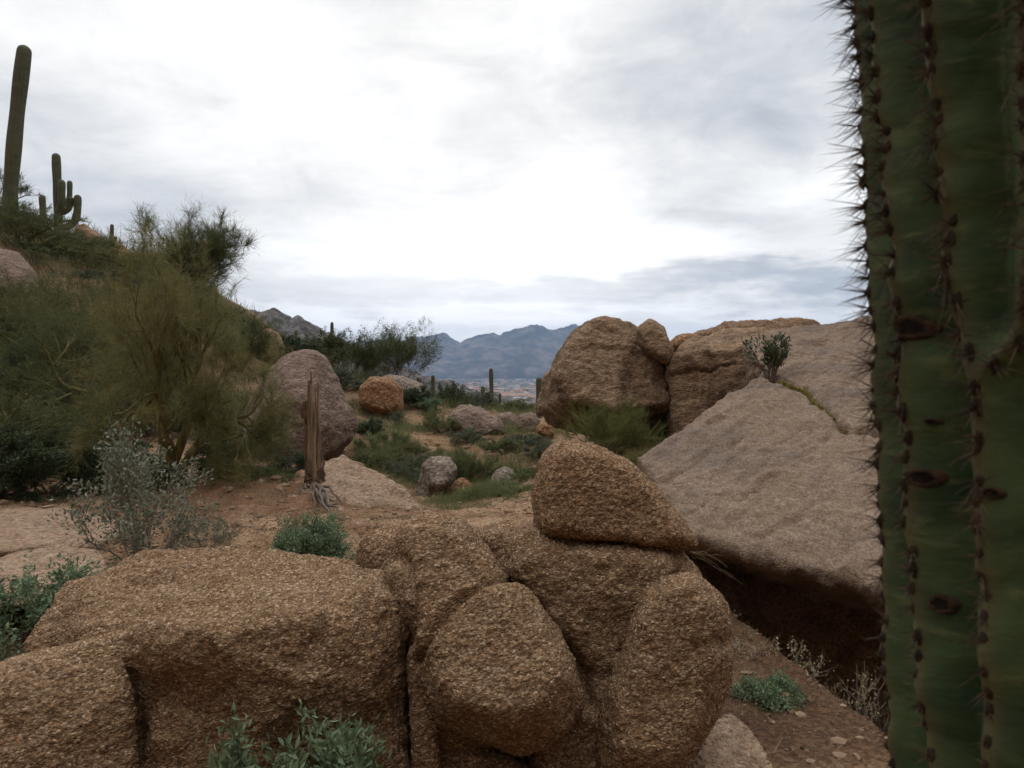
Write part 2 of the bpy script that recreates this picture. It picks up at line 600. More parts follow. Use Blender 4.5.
# ------------------------------------------------------------------ ground sheet
def build_ground():
    rr = [0.35]
    while rr[-1] < 45:
        rr.append(rr[-1] * 1.013)
    while rr[-1] < 9000:
        rr.append(rr[-1] * 1.035)
    rr = np.array(rr)
    fr = np.radians(np.arange(-46, 46.01, .3))
    back = np.radians(np.arange(49, 311.5, 3))
    th = np.concatenate([fr, back])
    R, T = np.meshgrid(rr, th, indexing='ij')
    x = (R * np.sin(T)).ravel()
    y = (R * np.cos(T)).ravel()
    z = ground_z(x, y)
    r = R.ravel()
    p = np.stack([x, y, z * 0], 1)
    z = z + sstep(70, 300, r) * (1 - sstep(500, 1200, r)) * 7 * fbm(p * .012, 5)
    v = np.stack([x, y, z], 1)
    n0, n1 = len(rr), len(th)
    idx = np.arange(n0 * n1).reshape(n0, n1)
    nx = np.roll(idx, -1, axis=1)
    f = np.stack([idx[:-1], idx[1:], nx[1:], nx[:-1]], -1).reshape(-1, 4)
    c = len(v)
    v = np.concatenate([v, [[0, 0, gz(0, 0)]]])
    tri = np.stack([np.full(n1, c), idx[0], nx[0]], 1)
    mb = MB()
    mb.add(v, tris=tri, quads=f)
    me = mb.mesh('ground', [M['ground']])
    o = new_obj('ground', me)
    o['kind'] = 'structure'
    o['label'] = 'sandy reddish brown desert ground falling away to the valley'
    return o


build_ground()


# ------------------------------------------------------------------ rocks
def hull_bm(bm, pts):
    vs = [bm.verts.new(p) for p in pts]
    r = bmesh.ops.convex_hull(bm, input=vs)
    junk = [e for e in r['geom_interior'] if isinstance(e, bmesh.types.BMVert)] + [e for e in r['geom_unused'] if isinstance(e, bmesh.types.BMVert)]
    bmesh.ops.delete(bm, geom=list(set(junk)), context='VERTS')


def blob(outline, Y, thick, tilt=0.0, down=None, shrink=.6, fc=(0, 0)):
    """Hull points of a boulder whose outline, seen at depth Y, is given in pixels."""
    uc = sum(p[0] for p in outline) / len(outline)
    vc = sum(p[1] for p in outline) / len(outline)
    out = []
    for u, v in outline:
        Yi = Y + tilt * (vc - v) / F * Y
        for s, k in ((1, 0), (.93, .28), (.93, -.28), (shrink, .5), (shrink, -.5)):
            fo = max(-k, 0) * 2
            out.append(P(uc + (u - uc) * s + fc[0] * fo, vc + (v - vc) * s + fc[1] * fo, Yi + k * thick))
    if down is not None:
        c = P(uc, vc, Y)
        w = (max(p[0] for p in outline) - min(p[0] for p in outline)) / F * Y * .38
        for a in range(8):
            out.append(Vector((c.x + w * math.cos(a * .785), c.y + thick * .4 * math.sin(a * .785), down)))
    return out


def pts(*tr):
    return [P(*t) for t in tr]


def rock(name, label, hulls, mat, vox, smooth=6, sub=1, disp=((1.2, .05),), grain=None, cat='boulder', group=None, seed=0, strat=None, creases=(), dents=(), flow=None):
    bm = bmesh.new()
    for h in hulls:
        b2 = bmesh.new()
        hull_bm(b2, h)
        tm = bpy.data.meshes.new('t')
        b2.to_mesh(tm)
        b2.free()
        bm.from_mesh(tm)
        bpy.data.meshes.remove(tm)
    me = bpy.data.meshes.new(name)
    bmesh.ops.recalc_face_normals(bm, faces=bm.faces)
    bm.to_mesh(me)
    bm.free()
    o = new_obj(name, me)
    m = o.modifiers.new('r', 'REMESH')
    m.mode = 'VOXEL'
    m.voxel_size = vox
    if smooth:
        m = o.modifiers.new('s', 'SMOOTH')
        m.iterations = smooth
        m.factor = .5
    if sub:
        m = o.modifiers.new('u', 'SUBSURF')
        m.levels = sub
    dg = bpy.context.evaluated_depsgraph_get()
    m2 = bpy.data.meshes.new_from_object(o.evaluated_get(dg))
    o.modifiers.clear()
    o.data = m2
    m2.name = name
    bpy.data.meshes.remove(me)
    n = len(m2.vertices)
    co = np.empty(n * 3, np.float32)
    m2.vertices.foreach_get('co', co)
    co = co.reshape(-1, 3).astype(float)
    no = np.empty(n * 3, np.float32)
    m2.vertices.foreach_get('normal', no)
    no = no.reshape(-1, 3).astype(float)
    q = co + seed * 3.7
    d = vox * .35
    for fr, am in disp:
        d = d + am * fbm(q * fr, 4)
    if strat:                              # exfoliation shelves
        fr, am, ax = strat
        ax = np.array(ax, float)
        ax /= np.linalg.norm(ax)
        s = (q @ ax) * fr + .8 * fbm(q * 1.1, 3)
        saw = s - np.floor(s)
        d = d + am * (np.minimum(saw * 1.0, (1 - saw) * 5) - .4) * np.clip(.4 + 1.2 * fbm(q * .9 + 4, 2), 0, 1)
    if flow:                               # peeling sheets drawn out along the dip
        fa, fl, am = flow
        ax = np.array((.62, .75, .2))
        ax /= np.linalg.norm(ax)
        al = q @ ax
        pq = (q - al[:, None] * ax) * fa * .35 + al[:, None] * ax * fl * .5
        r1 = fbm(pq, 4)
        d = d + am * (sstep(-.05, .08, r1) + .6 * sstep(.2, .28, r1) - .5)
    if grain:
        for fr, am in grain:
            f1, f2, rv = cells(q * fr)
            d = d + am * ((.55 - f1) * 1.2 + rv * .8 - .4)
    if creases:
        rel = co - np.array((0, 0, CAMZ))
        dep = rel[:, 1] * cp - rel[:, 2] * sp_
        pu = W / 2 + F * rel[:, 0] / dep
        pv = H / 2 - F * (rel[:, 1] * sp_ + rel[:, 2] * cp) / dep
        facing = sstep(.25, -.15, (no * rel).sum(1) / np.linalg.norm(rel, axis=1))
        jx = 5 * fbm(q * 6, 3)
        jy = 5 * fbm(q * 6 + 9, 3)
        for line, wd, dp in creases:
            L = np.array([l[:2] for l in line], float)
            qq = np.stack([pu + jx, pv + jy], 1)
            best = np.full(n, 999.0)
            for k in range(len(L) - 1):
                ab = L[k + 1] - L[k]
                t = np.clip(((qq - L[k]) @ ab) / (ab @ ab), 0, 1)
                best = np.minimum(best, np.linalg.norm(qq - L[k] - t[:, None] * ab, axis=1))
            d = d - dp * facing * np.exp(-(best * dep / F / wd) ** 2)
    for pt, rd, dp in dents:
        d = d - dp * np.exp(-(np.linalg.norm(co - np.array(P(*pt)[:]), axis=1) / rd) ** 2)
    co = co + no * np.asarray(d).reshape(-1, 1)
    lo = co.min(0)
    hi = co.max(0)
    base = np.array(((lo[0] + hi[0]) / 2, (lo[1] + hi[1]) / 2, lo[2]))
    m2.vertices.foreach_set('co', (co - base).astype(np.float32).ravel())
    m2.polygons.foreach_set('use_smooth', np.full(len(m2.polygons), True))
    m2.materials.clear()
    m2.materials.append(M[mat])
    m2.update()
    o.location = base
    if label:
        tag(o, label, cat, group)
    return o


FG = 'weathered granite boulders heaped in the foreground'
GR = ((55, .008), (105, .004))
DS = ((1.3, .06), (3.4, .055), (8, .025))

# big loaf-shaped boulder
rock('boulder', 'large flat-topped loaf-shaped brown boulder, widest one in front', [
    pts((150, 552, 3.6), (230, 545, 3.7), (330, 556, 3.55), (402, 576, 3.3), (72, 580, 3.35), (30, 640, 3.05), (25, 672, 2.95), (122, 634, 2.6), (205, 632, 2.45),
        (300, 618, 2.5), (402, 596, 2.8), (403, 640, 2.72), (150, 690, 2.5), (300, 690, 2.42), (404, 700, 2.7), (130, 860, 2.5), (300, 860, 2.6), (405, 860, 2.6),
        (60, 720, 3.2), (395, 650, 3.4), (150, 700, 3.8), (300, 680, 3.8)),
    pts((60, 590, 3.3), (120, 572, 3.4), (200, 575, 3.2), (150, 620, 2.7), (30, 645, 3.0), (30, 690, 2.9), (130, 690, 2.7), (200, 680, 2.8), (170, 565, 3.5))],
    'gravel_granite', .030, 2, 2, DS, GR, group=FG, seed=1, strat=(6, .015, (.1, .1, 1)),
    creases=(([(36, 660), (62, 630), (88, 608), (112, 592), (135, 583), (150, 576), (170, 573)], .022, .05), ([(128, 634), (150, 622), (190, 610), (240, 603)], .05, .025), ([(402, 598), (370, 606), (335, 612), (318, 640), (300, 660)], .03, .02),
             ([(135, 645), (133, 690), (137, 740)], .03, .05), ([(130, 585), (160, 590), (200, 584)], .03, .02)),
    dents=(((225, 725, 2.45), .24, .06), ((165, 700, 2.5), .10, .04), ((90, 612, 3.0), .12, -.05), ((150, 640, 2.55), .12, -.05), ((360, 660, 2.55), .18, -.04)))
rock('boulder', 'low rounded brown block wedged against the loaf-shaped boulder', [
    pts((-90, 700, 2.3), (0, 682, 2.45), (60, 655, 2.55), (105, 638, 2.6), (126, 650, 2.58), (132, 690, 2.45), (132, 860, 2.35), (-90, 860, 2.1), (-90, 690, 2.9), (100, 650, 2.95), (40, 660, 2.9))],
    'gravel_granite', .028, 2, 2, ((1.5, .04), (4, .02), (11, .01)), GR, group=FG, seed=2)
rock('boulder', 'thin upright brown rock flake in the gap beside the loaf-shaped boulder', [
    pts((412, 650, 2.66), (420, 643, 2.68), (430, 654, 2.7), (431, 700, 2.66), (436, 760, 2.6), (448, 860, 2.5), (414, 860, 2.5), (412, 652, 2.82), (428, 655, 2.84), (432, 760, 2.8), (414, 760, 2.8))],
    'gravel_granite', .012, 5, 1, ((3, .02), (9, .01)), GR, group=FG, seed=3)
rock('boulder', 'low brown rock shelf below the long two-lobed boulder', [
    pts((438, 708, 2.95), (455, 722, 2.9), (490, 745, 2.8), (530, 772, 2.72), (560, 860, 2.6), (425, 860, 2.5), (436, 745, 2.72), (440, 715, 3.2), (540, 765, 3.3), (600, 860, 3.1))],
    'gravel_granite', .024, 2, 2, ((2, .03), (7, .015)), GR, group=FG, seed=4)
rock('boulder', 'long two-lobed brown boulder slanting down through the middle of the heap', [
    blob([(388, 572), (404, 528), (432, 513), (463, 523), (490, 548), (512, 584), (520, 610), (500, 670), (430, 700), (400, 640)], 3.05, .66, .40, down=-.05, shrink=.7, fc=(0, -6)),
    blob([(489, 586), (459, 606), (436, 630), (426, 660), (428, 696), (444, 722), (480, 742), (518, 751), (561, 739), (583, 700), (571, 661), (534, 607), (511, 586)], 2.76, .52, .48, shrink=.74, fc=(-4, -16)),
    pts((420, 600, 2.85), (480, 560, 2.95), (500, 600, 2.85), (460, 660, 2.75), (430, 650, 2.8), (450, 620, 3.2), (490, 620, 3.2))],
    'gravel_granite', .026, 2, 2, ((1.3, .04), (3.4, .04), (8, .022)), GR, group=FG, seed=5, creases=(([(508, 583), (487, 588), (458, 606), (436, 632), (424, 660)], .016, .035), ([(402, 560), (412, 600), (408, 650)], .03, .05)))
rock('boulder', 'small rounded brown boulder peeping out behind the long two-lobed boulder', [
    blob([(358, 555), (364, 536), (388, 526), (412, 528), (425, 560), (410, 600), (370, 590)], 3.75, .55, .3, down=0)],
    'gravel_granite', .026, 2, 2, ((2, .03), (7, .015)), GR, group=FG, seed=6)
rock('boulder', 'broad brown boulder that carries the balanced capstone', [
    blob([(500, 562), (512, 538), (545, 528), (600, 538), (680, 548), (700, 578), (692, 620), (655, 700), (620, 860), (540, 860), (548, 720), (535, 650), (508, 595)], 3.28, .84, .16, down=-.1, shrink=.76, fc=(0, -4))],
    'gravel_granite', .030, 2, 2, DS, GR, group=FG, seed=8,
    creases=(([(514, 588), (537, 612), (562, 646), (585, 676), (588, 704)], .03, .08), ([(500, 545), (505, 570), (512, 595)], .025, .06), ([(648, 640), (652, 600), (680, 572)], .02, .05), ([(695, 628), (672, 660), (652, 690), (630, 720), (612, 745), (603, 768)], .014, .10),))
rock('boulder', 'tall brown boulder lobe leaning out beside the cave under the slab', [
    blob([(641, 604), (668, 580), (696, 577), (721, 604), (727, 628), (720, 650), (725, 682), (716, 712), (706, 734), (682, 752), (672, 800), (604, 800), (602, 720), (630, 660), (640, 636)], 2.88, .55, .2, shrink=.76, fc=(0, -14))],
    'gravel_granite', .028, 2, 2, ((1.5, .05), (4, .03), (11, .014)), GR, group=FG, seed=9,
    creases=(([(726, 640), (712, 646), (694, 648)], .03, .025),))
rock('boulder', 'orange wedge-shaped capstone balanced on top of the boulder heap', [
    blob([(537, 534), (535, 492), (545, 455), (560, 443), (590, 445), (625, 461), (656, 490), (682, 522), (699, 545), (668, 551), (600, 544), (558, 538)], 3.3, .60, .22, shrink=.80)],
    'capstone', .026, 2, 2, ((1.6, .03), (5, .016), (12, .008)), GR, group=FG, seed=10)
rock('boulder', 'small brown rock squeezed behind the capstone boulder', [
    blob([(476, 535), (490, 526), (512, 525), (540, 528), (540, 580), (490, 580)], 3.85, .5, .3, down=0)],
    'gravel_granite', .026, 2, 2, ((2, .03), (7, .015)), GR, group=FG, seed=11)
rock('boulder', 'flat pale brown rock lying on the soil below the cave', [
    pts((640, 790, 2.75), (690, 745, 3.02), (728, 712, 3.36), (746, 722, 3.28), (775, 768, 2.92), (800, 830, 2.55), (640, 860, 2.4), (800, 850, 2.7), (700, 800, 3.6), (720, 760, 3.7))],
    'sand_rock', .028, 3, 2, ((2, .03), (7, .015)), GR, group=FG, seed=12)

# cracked slab
SL = 'granite slabs and boulders behind the foreground heap'
def sl(u, v, k=1.0):
    """Point of the slab's tilted face at a pixel."""
    return P(u, v, k * 2.636 / (.254 + .1 * (u - 512) / F + (v - 370) / F))


CRK = [(757, 366), (764, 373), (780, 381), (796, 388), (805, 391), (813, 402), (826, 410), (837, 423), (850, 432), (872, 432), (960, 452)]
_back = [Vector((1.3, 7.4, -.1)), Vector((2.2, 7.2, -.15)), Vector((4.4, 6.9, -.15)), Vector((3.0, 9.3, .2)), Vector((5.5, 8.4, .2)), Vector((5.5, 6.4, -.1))]
rock('granite_slab', 'huge tilted tan-grey granite slab split by a mossy crack and overhanging a dark cave', [
    [sl(*t) for t in ((640, 459), (664, 494), (688, 536), (740, 548), (780, 558), (830, 571), (764, 372), (805, 389), (876, 420), (1000, 470), (1150, 520))]
    + pts((876, 584, 4.05), (960, 620, 3.7), (1100, 640, 3.4), (1200, 580, 4.2), (690, 541, 5.3), (740, 554, 5.05), (780, 565, 4.85), (830, 580, 4.6), (876, 596, 4.3), (960, 640, 3.9), (1100, 670, 3.6)) + _back,
    [sl(*t) for t in ((766, 372), (800, 400), (876, 470), (1000, 470), (745, 345), (766, 333), (800, 327), (870, 319), (1000, 300), (1150, 284), (1150, 420))]
    + [Vector((3.6, 10.4, .2)), Vector((5.6, 9.6, .2)), Vector((6.5, 12.8, .5)), Vector((4.2, 12.5, .5)), Vector((9, 11, .5)), Vector((9, 12.5, .5)), Vector((3.4, 8.6, .6)), Vector((5.5, 7, .2))]],
    'slab', .05, 1, 1, ((.7, .05), (2.2, .04), (7, .022)), ((30, .008),), group=SL, seed=13, strat=(2.4, .04, (-.35, .25, .5)), flow=(16, 1.6, .016),
    creases=((CRK, .024, .15), ([(690, 440), (712, 424), (722, 420)], .02, .03), ([(660, 482), (690, 466), (712, 452)], .02, .03), ([(800, 346), (812, 344), (826, 345)], .03, .05), ([(718, 454), (742, 440)], .018, .03), ([(740, 502), (776, 478)], .018, .03), ([(790, 522), (832, 496)], .02, .025), ([(688, 516), (706, 504)], .016, .03), ([(800, 452), (828, 440)], .018, .025), ([(760, 540), (800, 520)], .02, .03)))
rock('granite_slab', 'weathered tan rock ledge with horizontal cracks behind the tilted slab', [
    pts((671, 362, 11.4), (673, 436, 11.2), (688, 338, 12.6), (740, 327, 13.2), (790, 328, 13.4), (775, 343, 11.0), (690, 352, 11.3), (690, 440, 11.0), (790, 440, 10.6), (860, 330, 13.2), (900, 360, 12), (880, 440, 10.6))
    + [Vector((2.6, 13.5, .2)), Vector((6.5, 13.8, .3)), Vector((2.6, 11.2, .0)), Vector((5.5, 10.8, .1))]],
    'far_granite', .065, 2, 1, ((.8, .10), (2.5, .08), (8, .03)), ((16, .008),), group=SL, seed=15, strat=(2.6, .06, (.05, .1, 1)), creases=(([(672, 376), (690, 372), (712, 370), (735, 362)], .022, .07), ([(690, 350), (730, 346), (760, 345)], .025, .04)))
rock('granite_slab', 'dark brown rock ridge on the skyline above the slabs', [
    pts((660, 345, 16), (690, 335, 16), (735, 322, 16.5), (790, 319, 16.5), (822, 324, 16.2), (840, 350, 16), (660, 380, 15.6), (840, 380, 15.6), (700, 335, 18), (800, 325, 18.5)) +
    [Vector((3.2, 17, .4)), Vector((7.5, 17, .5)), Vector((3.4, 19, .4)), Vector((7.5, 19, .5))]],
    'brown_rock', .08, 2, 1, ((.9, .12), (3, .08)), ((12, .02),), group=SL, seed=16, strat=(2.6, .12, (.05, .1, 1)))
rock('boulder', 'big angular tan boulder standing against the distant mountains', [
    pts((580, 327, 11.9), (600, 316, 12.1), (625, 321, 12.1), (642, 342, 11.9), (662, 367, 11.7), (673, 388, 11.6), (669, 403, 11.3), (612, 411, 11.0), (567, 397, 11.1), (559, 372, 11.2), (570, 338, 11.6),
        (536, 413, 12.6), (545, 385, 12.6), (556, 358, 12.5), (556, 424, 12.3), (600, 428, 12.1), (650, 424, 12.2), (580, 330, 13.4), (640, 330, 13.4), (672, 390, 13.4), (545, 400, 13.4), (600, 440, 12.6), (660, 440, 12.8))],
    'far_granite', .05, 1, 1, ((.8, .10), (2.2, .10), (7, .035)), ((16, .012),), group=SL, seed=17, strat=(1.6, .09, (.35, .3, 1)),
    creases=(([(600, 345), (630, 352), (650, 372)], .05, .04), ([(575, 395), (600, 375), (640, 378)], .06, .03)))
rock('boulder', 'small tan rock perched on the shoulder of the big angular boulder', [
    blob([(636, 328), (650, 318), (664, 328), (673, 350), (669, 366), (650, 356), (640, 345)], 11.7, .75, .2)],
    'far_granite', .035, 1, 1, ((1.2, .05), (4, .03)), ((18, .008),), group=SL, seed=18)
rock('boulder', 'dark flat rock tucked in the gap beside the perched rock', [
    blob([(670, 345), (676, 336), (695, 334), (706, 340), (700, 350), (676, 352)], 13.4, .8, .2)],
    'orange_rock', .045, 4, 1, ((1.2, .05), (4, .03)), ((18, .008),), group=SL, seed=19)

# middle distance
MD = 'rocks on the far side of the wash'
rock('boulder', 'tall cone-shaped pinkish boulder beside the dead saguaro', [
    pts((292, 351, 12.4), (312, 350, 12.4), (326, 360, 12.4), (300, 352, 11.9), (318, 356, 12.0), (340, 392, 12.2), (357, 424, 12.0), (352, 440, 11.8), (330, 460, 11.6), (282, 372, 11.6), (262, 405, 11.2), (246, 450, 10.9),
        (300, 400, 11.0), (325, 425, 11.1), (312, 462, 10.9), (275, 470, 10.7), (250, 470, 11), (270, 366, 12.6), (250, 400, 12.8), (236, 450, 12.6), (300, 470, 12.8), (350, 440, 13), (340, 395, 13.2), (310, 356, 13.2), (270, 470, 13))],
    'pink_granite', .055, 4, 1, ((.8, .14), (2.5, .06), (8, .025)), ((18, .010),), group=MD, seed=20, strat=(2, .05, (.2, .2, 1)))
rock('boulder', 'squat orange boulder alone on the sandy rise', [
    blob([(358, 404), (360, 386), (370, 377), (392, 379), (402, 388), (402, 409), (390, 414), (370, 411)], 18, 1.1, .15, shrink=.75)],
    'orange_rock', .05, 1, 1, ((1, .08), (3, .05)), ((14, .014),), group=MD, seed=21)
rock('boulder', 'low grey-brown rock behind the squat orange boulder', [
    blob([(372, 385), (385, 375), (402, 376), (422, 384), (432, 396), (400, 402)], 20.2, 1.2, .3, down=.8)],
    'grey_rock', .06, 4, 1, ((1, .06), (3, .04)), ((14, .01),), group=MD, seed=22)
rock('rock_outcrop', 'sloping bare sandstone-coloured outcrop at the foot of the dead saguaro', [
    pts(*[(u, v, Y * .925) for u, v, Y in ((322, 460, 10.4), (345, 456, 10.6), (375, 470, 10.4), (408, 493, 10), (434, 514, 9.4), (424, 526, 9.0), (385, 524, 8.7), (350, 514, 8.6), (325, 518, 8.3), (300, 498, 8.7), (308, 474, 9.6), (300, 540, 8.6), (430, 545, 9.4), (350, 545, 8.8), (330, 500, 10.8), (430, 530, 10.4))])],
    'sand_rock', .035, 2, 1, ((1.1, .09), (3, .07), (9, .02)), ((25, .006),), cat='outcrop', group=MD, seed=23, strat=(3, .03, (.3, .2, 1)))
rock('boulder', 'grey flat-faced rock overhanging a dark hollow in the wash', [
    blob([(420, 465), (430, 456), (450, 458), (458, 470), (452, 484), (440, 492), (428, 490)], 10.8, .7, .4),
    pts((420, 470, 10.9), (432, 472, 10.7), (428, 500, 10.6), (415, 500, 10.8), (425, 505, 11.2))],
    'grey_rock', .03, 1, 1, ((1.5, .08), (5, .05)), ((22, .006),), group=MD, seed=24)
rock('boulder', 'reddish crumbling rock at the back of the hollow in the wash', [
    blob([(446, 486), (462, 478), (478, 490), (482, 508), (462, 518), (442, 512)], 11.2, .8, .3)],
    'orange_rock', .03, 1, 1, ((1.5, .08), (5, .05)), ((22, .006),), group=MD, seed=25)
rock('boulder', 'smooth pale grey rock half buried in green scrub in the wash', [
    blob([(484, 490), (496, 470), (506, 466), (518, 474), (528, 492), (520, 504), (496, 504)], 11.6, .8, .5)],
    'grey_rock', .03, 5, 1, ((1.5, .05), (5, .02)), ((22, .006),), group=MD, seed=26)
rock('boulder', 'rounded grey rock half hidden by scrub beside the capstone', [
    blob([(512, 485), (522, 468), (534, 466), (545, 480), (542, 505), (520, 508)], 12.6, .8, .4)],
    'grey_rock', .03, 5, 1, ((1.5, .05), (5, .02)), ((22, .006),), group=MD, seed=27)
rock('boulder', 'largest reddish rock in the low row on the far edge of the wash', [
    blob([(446, 424), (454, 413), (470, 406), (483, 409), (498, 420), (510, 434), (488, 441), (458, 436)], 17, 1.4, .3)],
    'pink_granite', .05, 1, 1, ((1, .14), (3, .09)), ((14, .01),), group=MD, seed=28, strat=(2.5, .05, (.3, .2, 1)))
rock('boulder', 'small pink rock behind the reddish rock in the low row', [
    blob([(452, 412), (460, 405), (468, 405), (474, 412), (466, 418)], 18, .5, .2)],
    'pink_granite', .04, 1, 1, ((1.4, .05),), ((14, .01),), group=MD, seed=29)
rock('boulder', 'pale rounded rock between reddish rock and big angular boulder', [
    blob([(492, 425), (498, 414), (510, 412), (520, 420), (516, 434), (498, 434)], 18, .7, .2)],
    'pink_granite', .04, 1, 1, ((1.4, .06), (4, .03)), ((14, .01),), group=MD, seed=30)
rock('boulder', 'pale jagged rock at the foot of the big angular boulder', [
    blob([(514, 428), (520, 416), (532, 413), (540, 420), (542, 434), (522, 437)], 17, .7, .2)],
    'pink_granite', .04, 1, 1, ((1.4, .07), (4, .04)), ((14, .01),), group=MD, seed=31)
rock('boulder', 'brown rubble rock under the overhang of the big angular boulder', [
    blob([(535, 432), (540, 423), (550, 424), (556, 434), (548, 440)], 15, .6, .2)],
    'orange_rock', .035, 1, 1, ((1.4, .07), (4, .04)), ((14, .01),), group=MD, seed=32)
rock('boulder', 'low dark rock in the grass below the reddish rock', [
    blob([(486, 452), (494, 445), (506, 448), (512, 456), (498, 461)], 14.5, .5, .2)],
    'grey_rock', .03, 1, 1, ((1.4, .05), (4, .03)), ((14, .01),), group=MD, seed=33)

# near left ledges
LF = 'flat rock ledges below the palo verde'
rock('rock_ledge', 'pale flat rock shelf between sage shrub and loaf-shaped boulder', [
    pts((-60, 575, 4.3), (0, 558, 4.8), (50, 547, 5.1), (98, 549, 5.1), (106, 560, 4.8), (60, 600, 4.2), (-60, 620, 4.0), (110, 590, 4.7), (-60, 590, 5.2), (90, 570, 5.3))],
    'sand_rock', .03, 6, 1, ((1.5, .04), (5, .02)), ((30, .005),), cat='ledge', group=LF, seed=34)
rock('rock_ledge', 'layered tan rock ledge under the palo verde branches', [
    pts((-120, 525, 6.2), (-20, 512, 6.8), (60, 510, 7.2), (150, 520, 7.1), (95, 545, 6.0), (0, 552, 5.6), (-120, 560, 5.4), (95, 560, 6.0), (-120, 590, 5.6), (150, 540, 7.1), (0, 540, 7.3))],
    'sand_rock', .04, 4, 1, ((1.3, .06), (4, .03), (10, .015)), ((25, .006),), cat='ledge', group=LF, seed=35, strat=(7, .05, (0, .1, 1)))

# hillside rocks
HR = 'boulders on the brushy hillside'
rock('boulder', 'rounded pinkish boulder half way up the brushy hillside', [
    blob([(-60, 330), (-50, 262), (-10, 250), (14, 252), (32, 272), (44, 310), (10, 330)], 18.5, 2.4, .4)],
    'pink_granite', .08, 5, 1, ((.8, .10), (2.5, .06)), ((12, .01),), group=HR, seed=36)
rock('boulder', 'pointed tan rock on the skyline beside the many-armed saguaro', [
    blob([(70, 248), (76, 226), (84, 224), (98, 234), (108, 242), (100, 252)], 27.5, 1.6, .2, down=5.5)],
    'far_granite', .08, 3, 1, ((.8, .12), (2.5, .06)), ((10, .012),), group=HR, seed=37)
rock('boulder', 'broken brown rocks below the smallest skyline saguaro', [
    blob([(98, 262), (104, 246), (118, 243), (130, 252), (128, 270), (112, 274)], 26.5, 1.6, .2)],
    'orange_rock', .08, 2, 1, ((.9, .2), (2.5, .12)), ((10, .02),), group=HR, seed=38, strat=(2.5, .12, (.3, .2, 1)))
rock('boulder', 'lichen-spotted tan rock at the lower edge of the hillside brush', [
    blob([(250, 352), (258, 336), (268, 328), (278, 334), (284, 350), (276, 362), (258, 362)], 20, 1.2, .2)],
    'far_granite', .06, 3, 1, ((1, .1), (2.5, .08)), ((10, .015),), group=HR, seed=39)


# ------------------------------------------------------------------ far land
def build_mountains():
    xs = np.arange(-3600, 6800, 22.0)
    ys = np.linspace(5300, 7900, 90)
    prof = [(-400, 372), (150, 365), (250, 350), (330, 345), (380, 341), (425, 338), (437, 334), (447, 335), (454, 341), (460, 344), (466, 340), (474, 337), (482, 336), (489, 334), (500, 336),
            (510, 331), (520, 329), (533, 325), (541, 327), (548, 330), (560, 328), (575, 326), (590, 330), (605, 340), (630, 356), (660, 370), (720, 374), (1300, 376)]
    pu = np.array([512 + x / 6500 * F for x in xs])
    pv = np.interp(pu, [p[0] for p in prof], [p[1] for p in prof])
    top = CAMZ + (370 - pv) / F * 6500 + 66
    X, Yg = np.meshgrid(xs, ys, indexing='ij')
    T = (Yg - 6500) / 1200
    p = np.stack([X.ravel(), Yg.ravel(), X.ravel() * 0], 1)
    rid = ridged(p * np.array((.0016, .0011, 1)) + 3, 5).reshape(X.shape)
    prf = np.clip(1 - np.abs(T) ** .85, 0, 1)
    z = top[:, None] * np.clip(prf + .30 * rid * np.clip(np.abs(T) * 2.2, 0, 1) * prf ** .5 * (1 - prf * .3), 0, None)
    z += (40 * ridged(p * .0065, 5) + 16 * ridged(p * .026, 3)).reshape(X.shape) * np.clip(prf * 1.3, 0, 1) - 22 * prf
    v = np.stack([X, Yg, z - 67], -1).reshape(-1, 3)
    idx = np.arange(X.size).reshape(X.shape)
    f = np.stack([idx[:-1, :-1], idx[1:, :-1], idx[1:, 1:], idx[:-1, 1:]], -1).reshape(-1, 4)
    m, nt, b, co = mat_base('mountain_rock', .95, .1)
    c = mix(nt, noise_n(nt, co, .006, 8, .7).ramp(.4, .65), (.022, .022, .018), (.16, .13, .11))
    nt.links.new(c.s, b.inputs['Base Color'])
    o = new_obj('mountains', mesh_np('mountains', v, f, [m]))
    o['kind'] = 'structure'
    o['label'] = 'hazy blue mountain range beyond the valley town'


build_mountains()


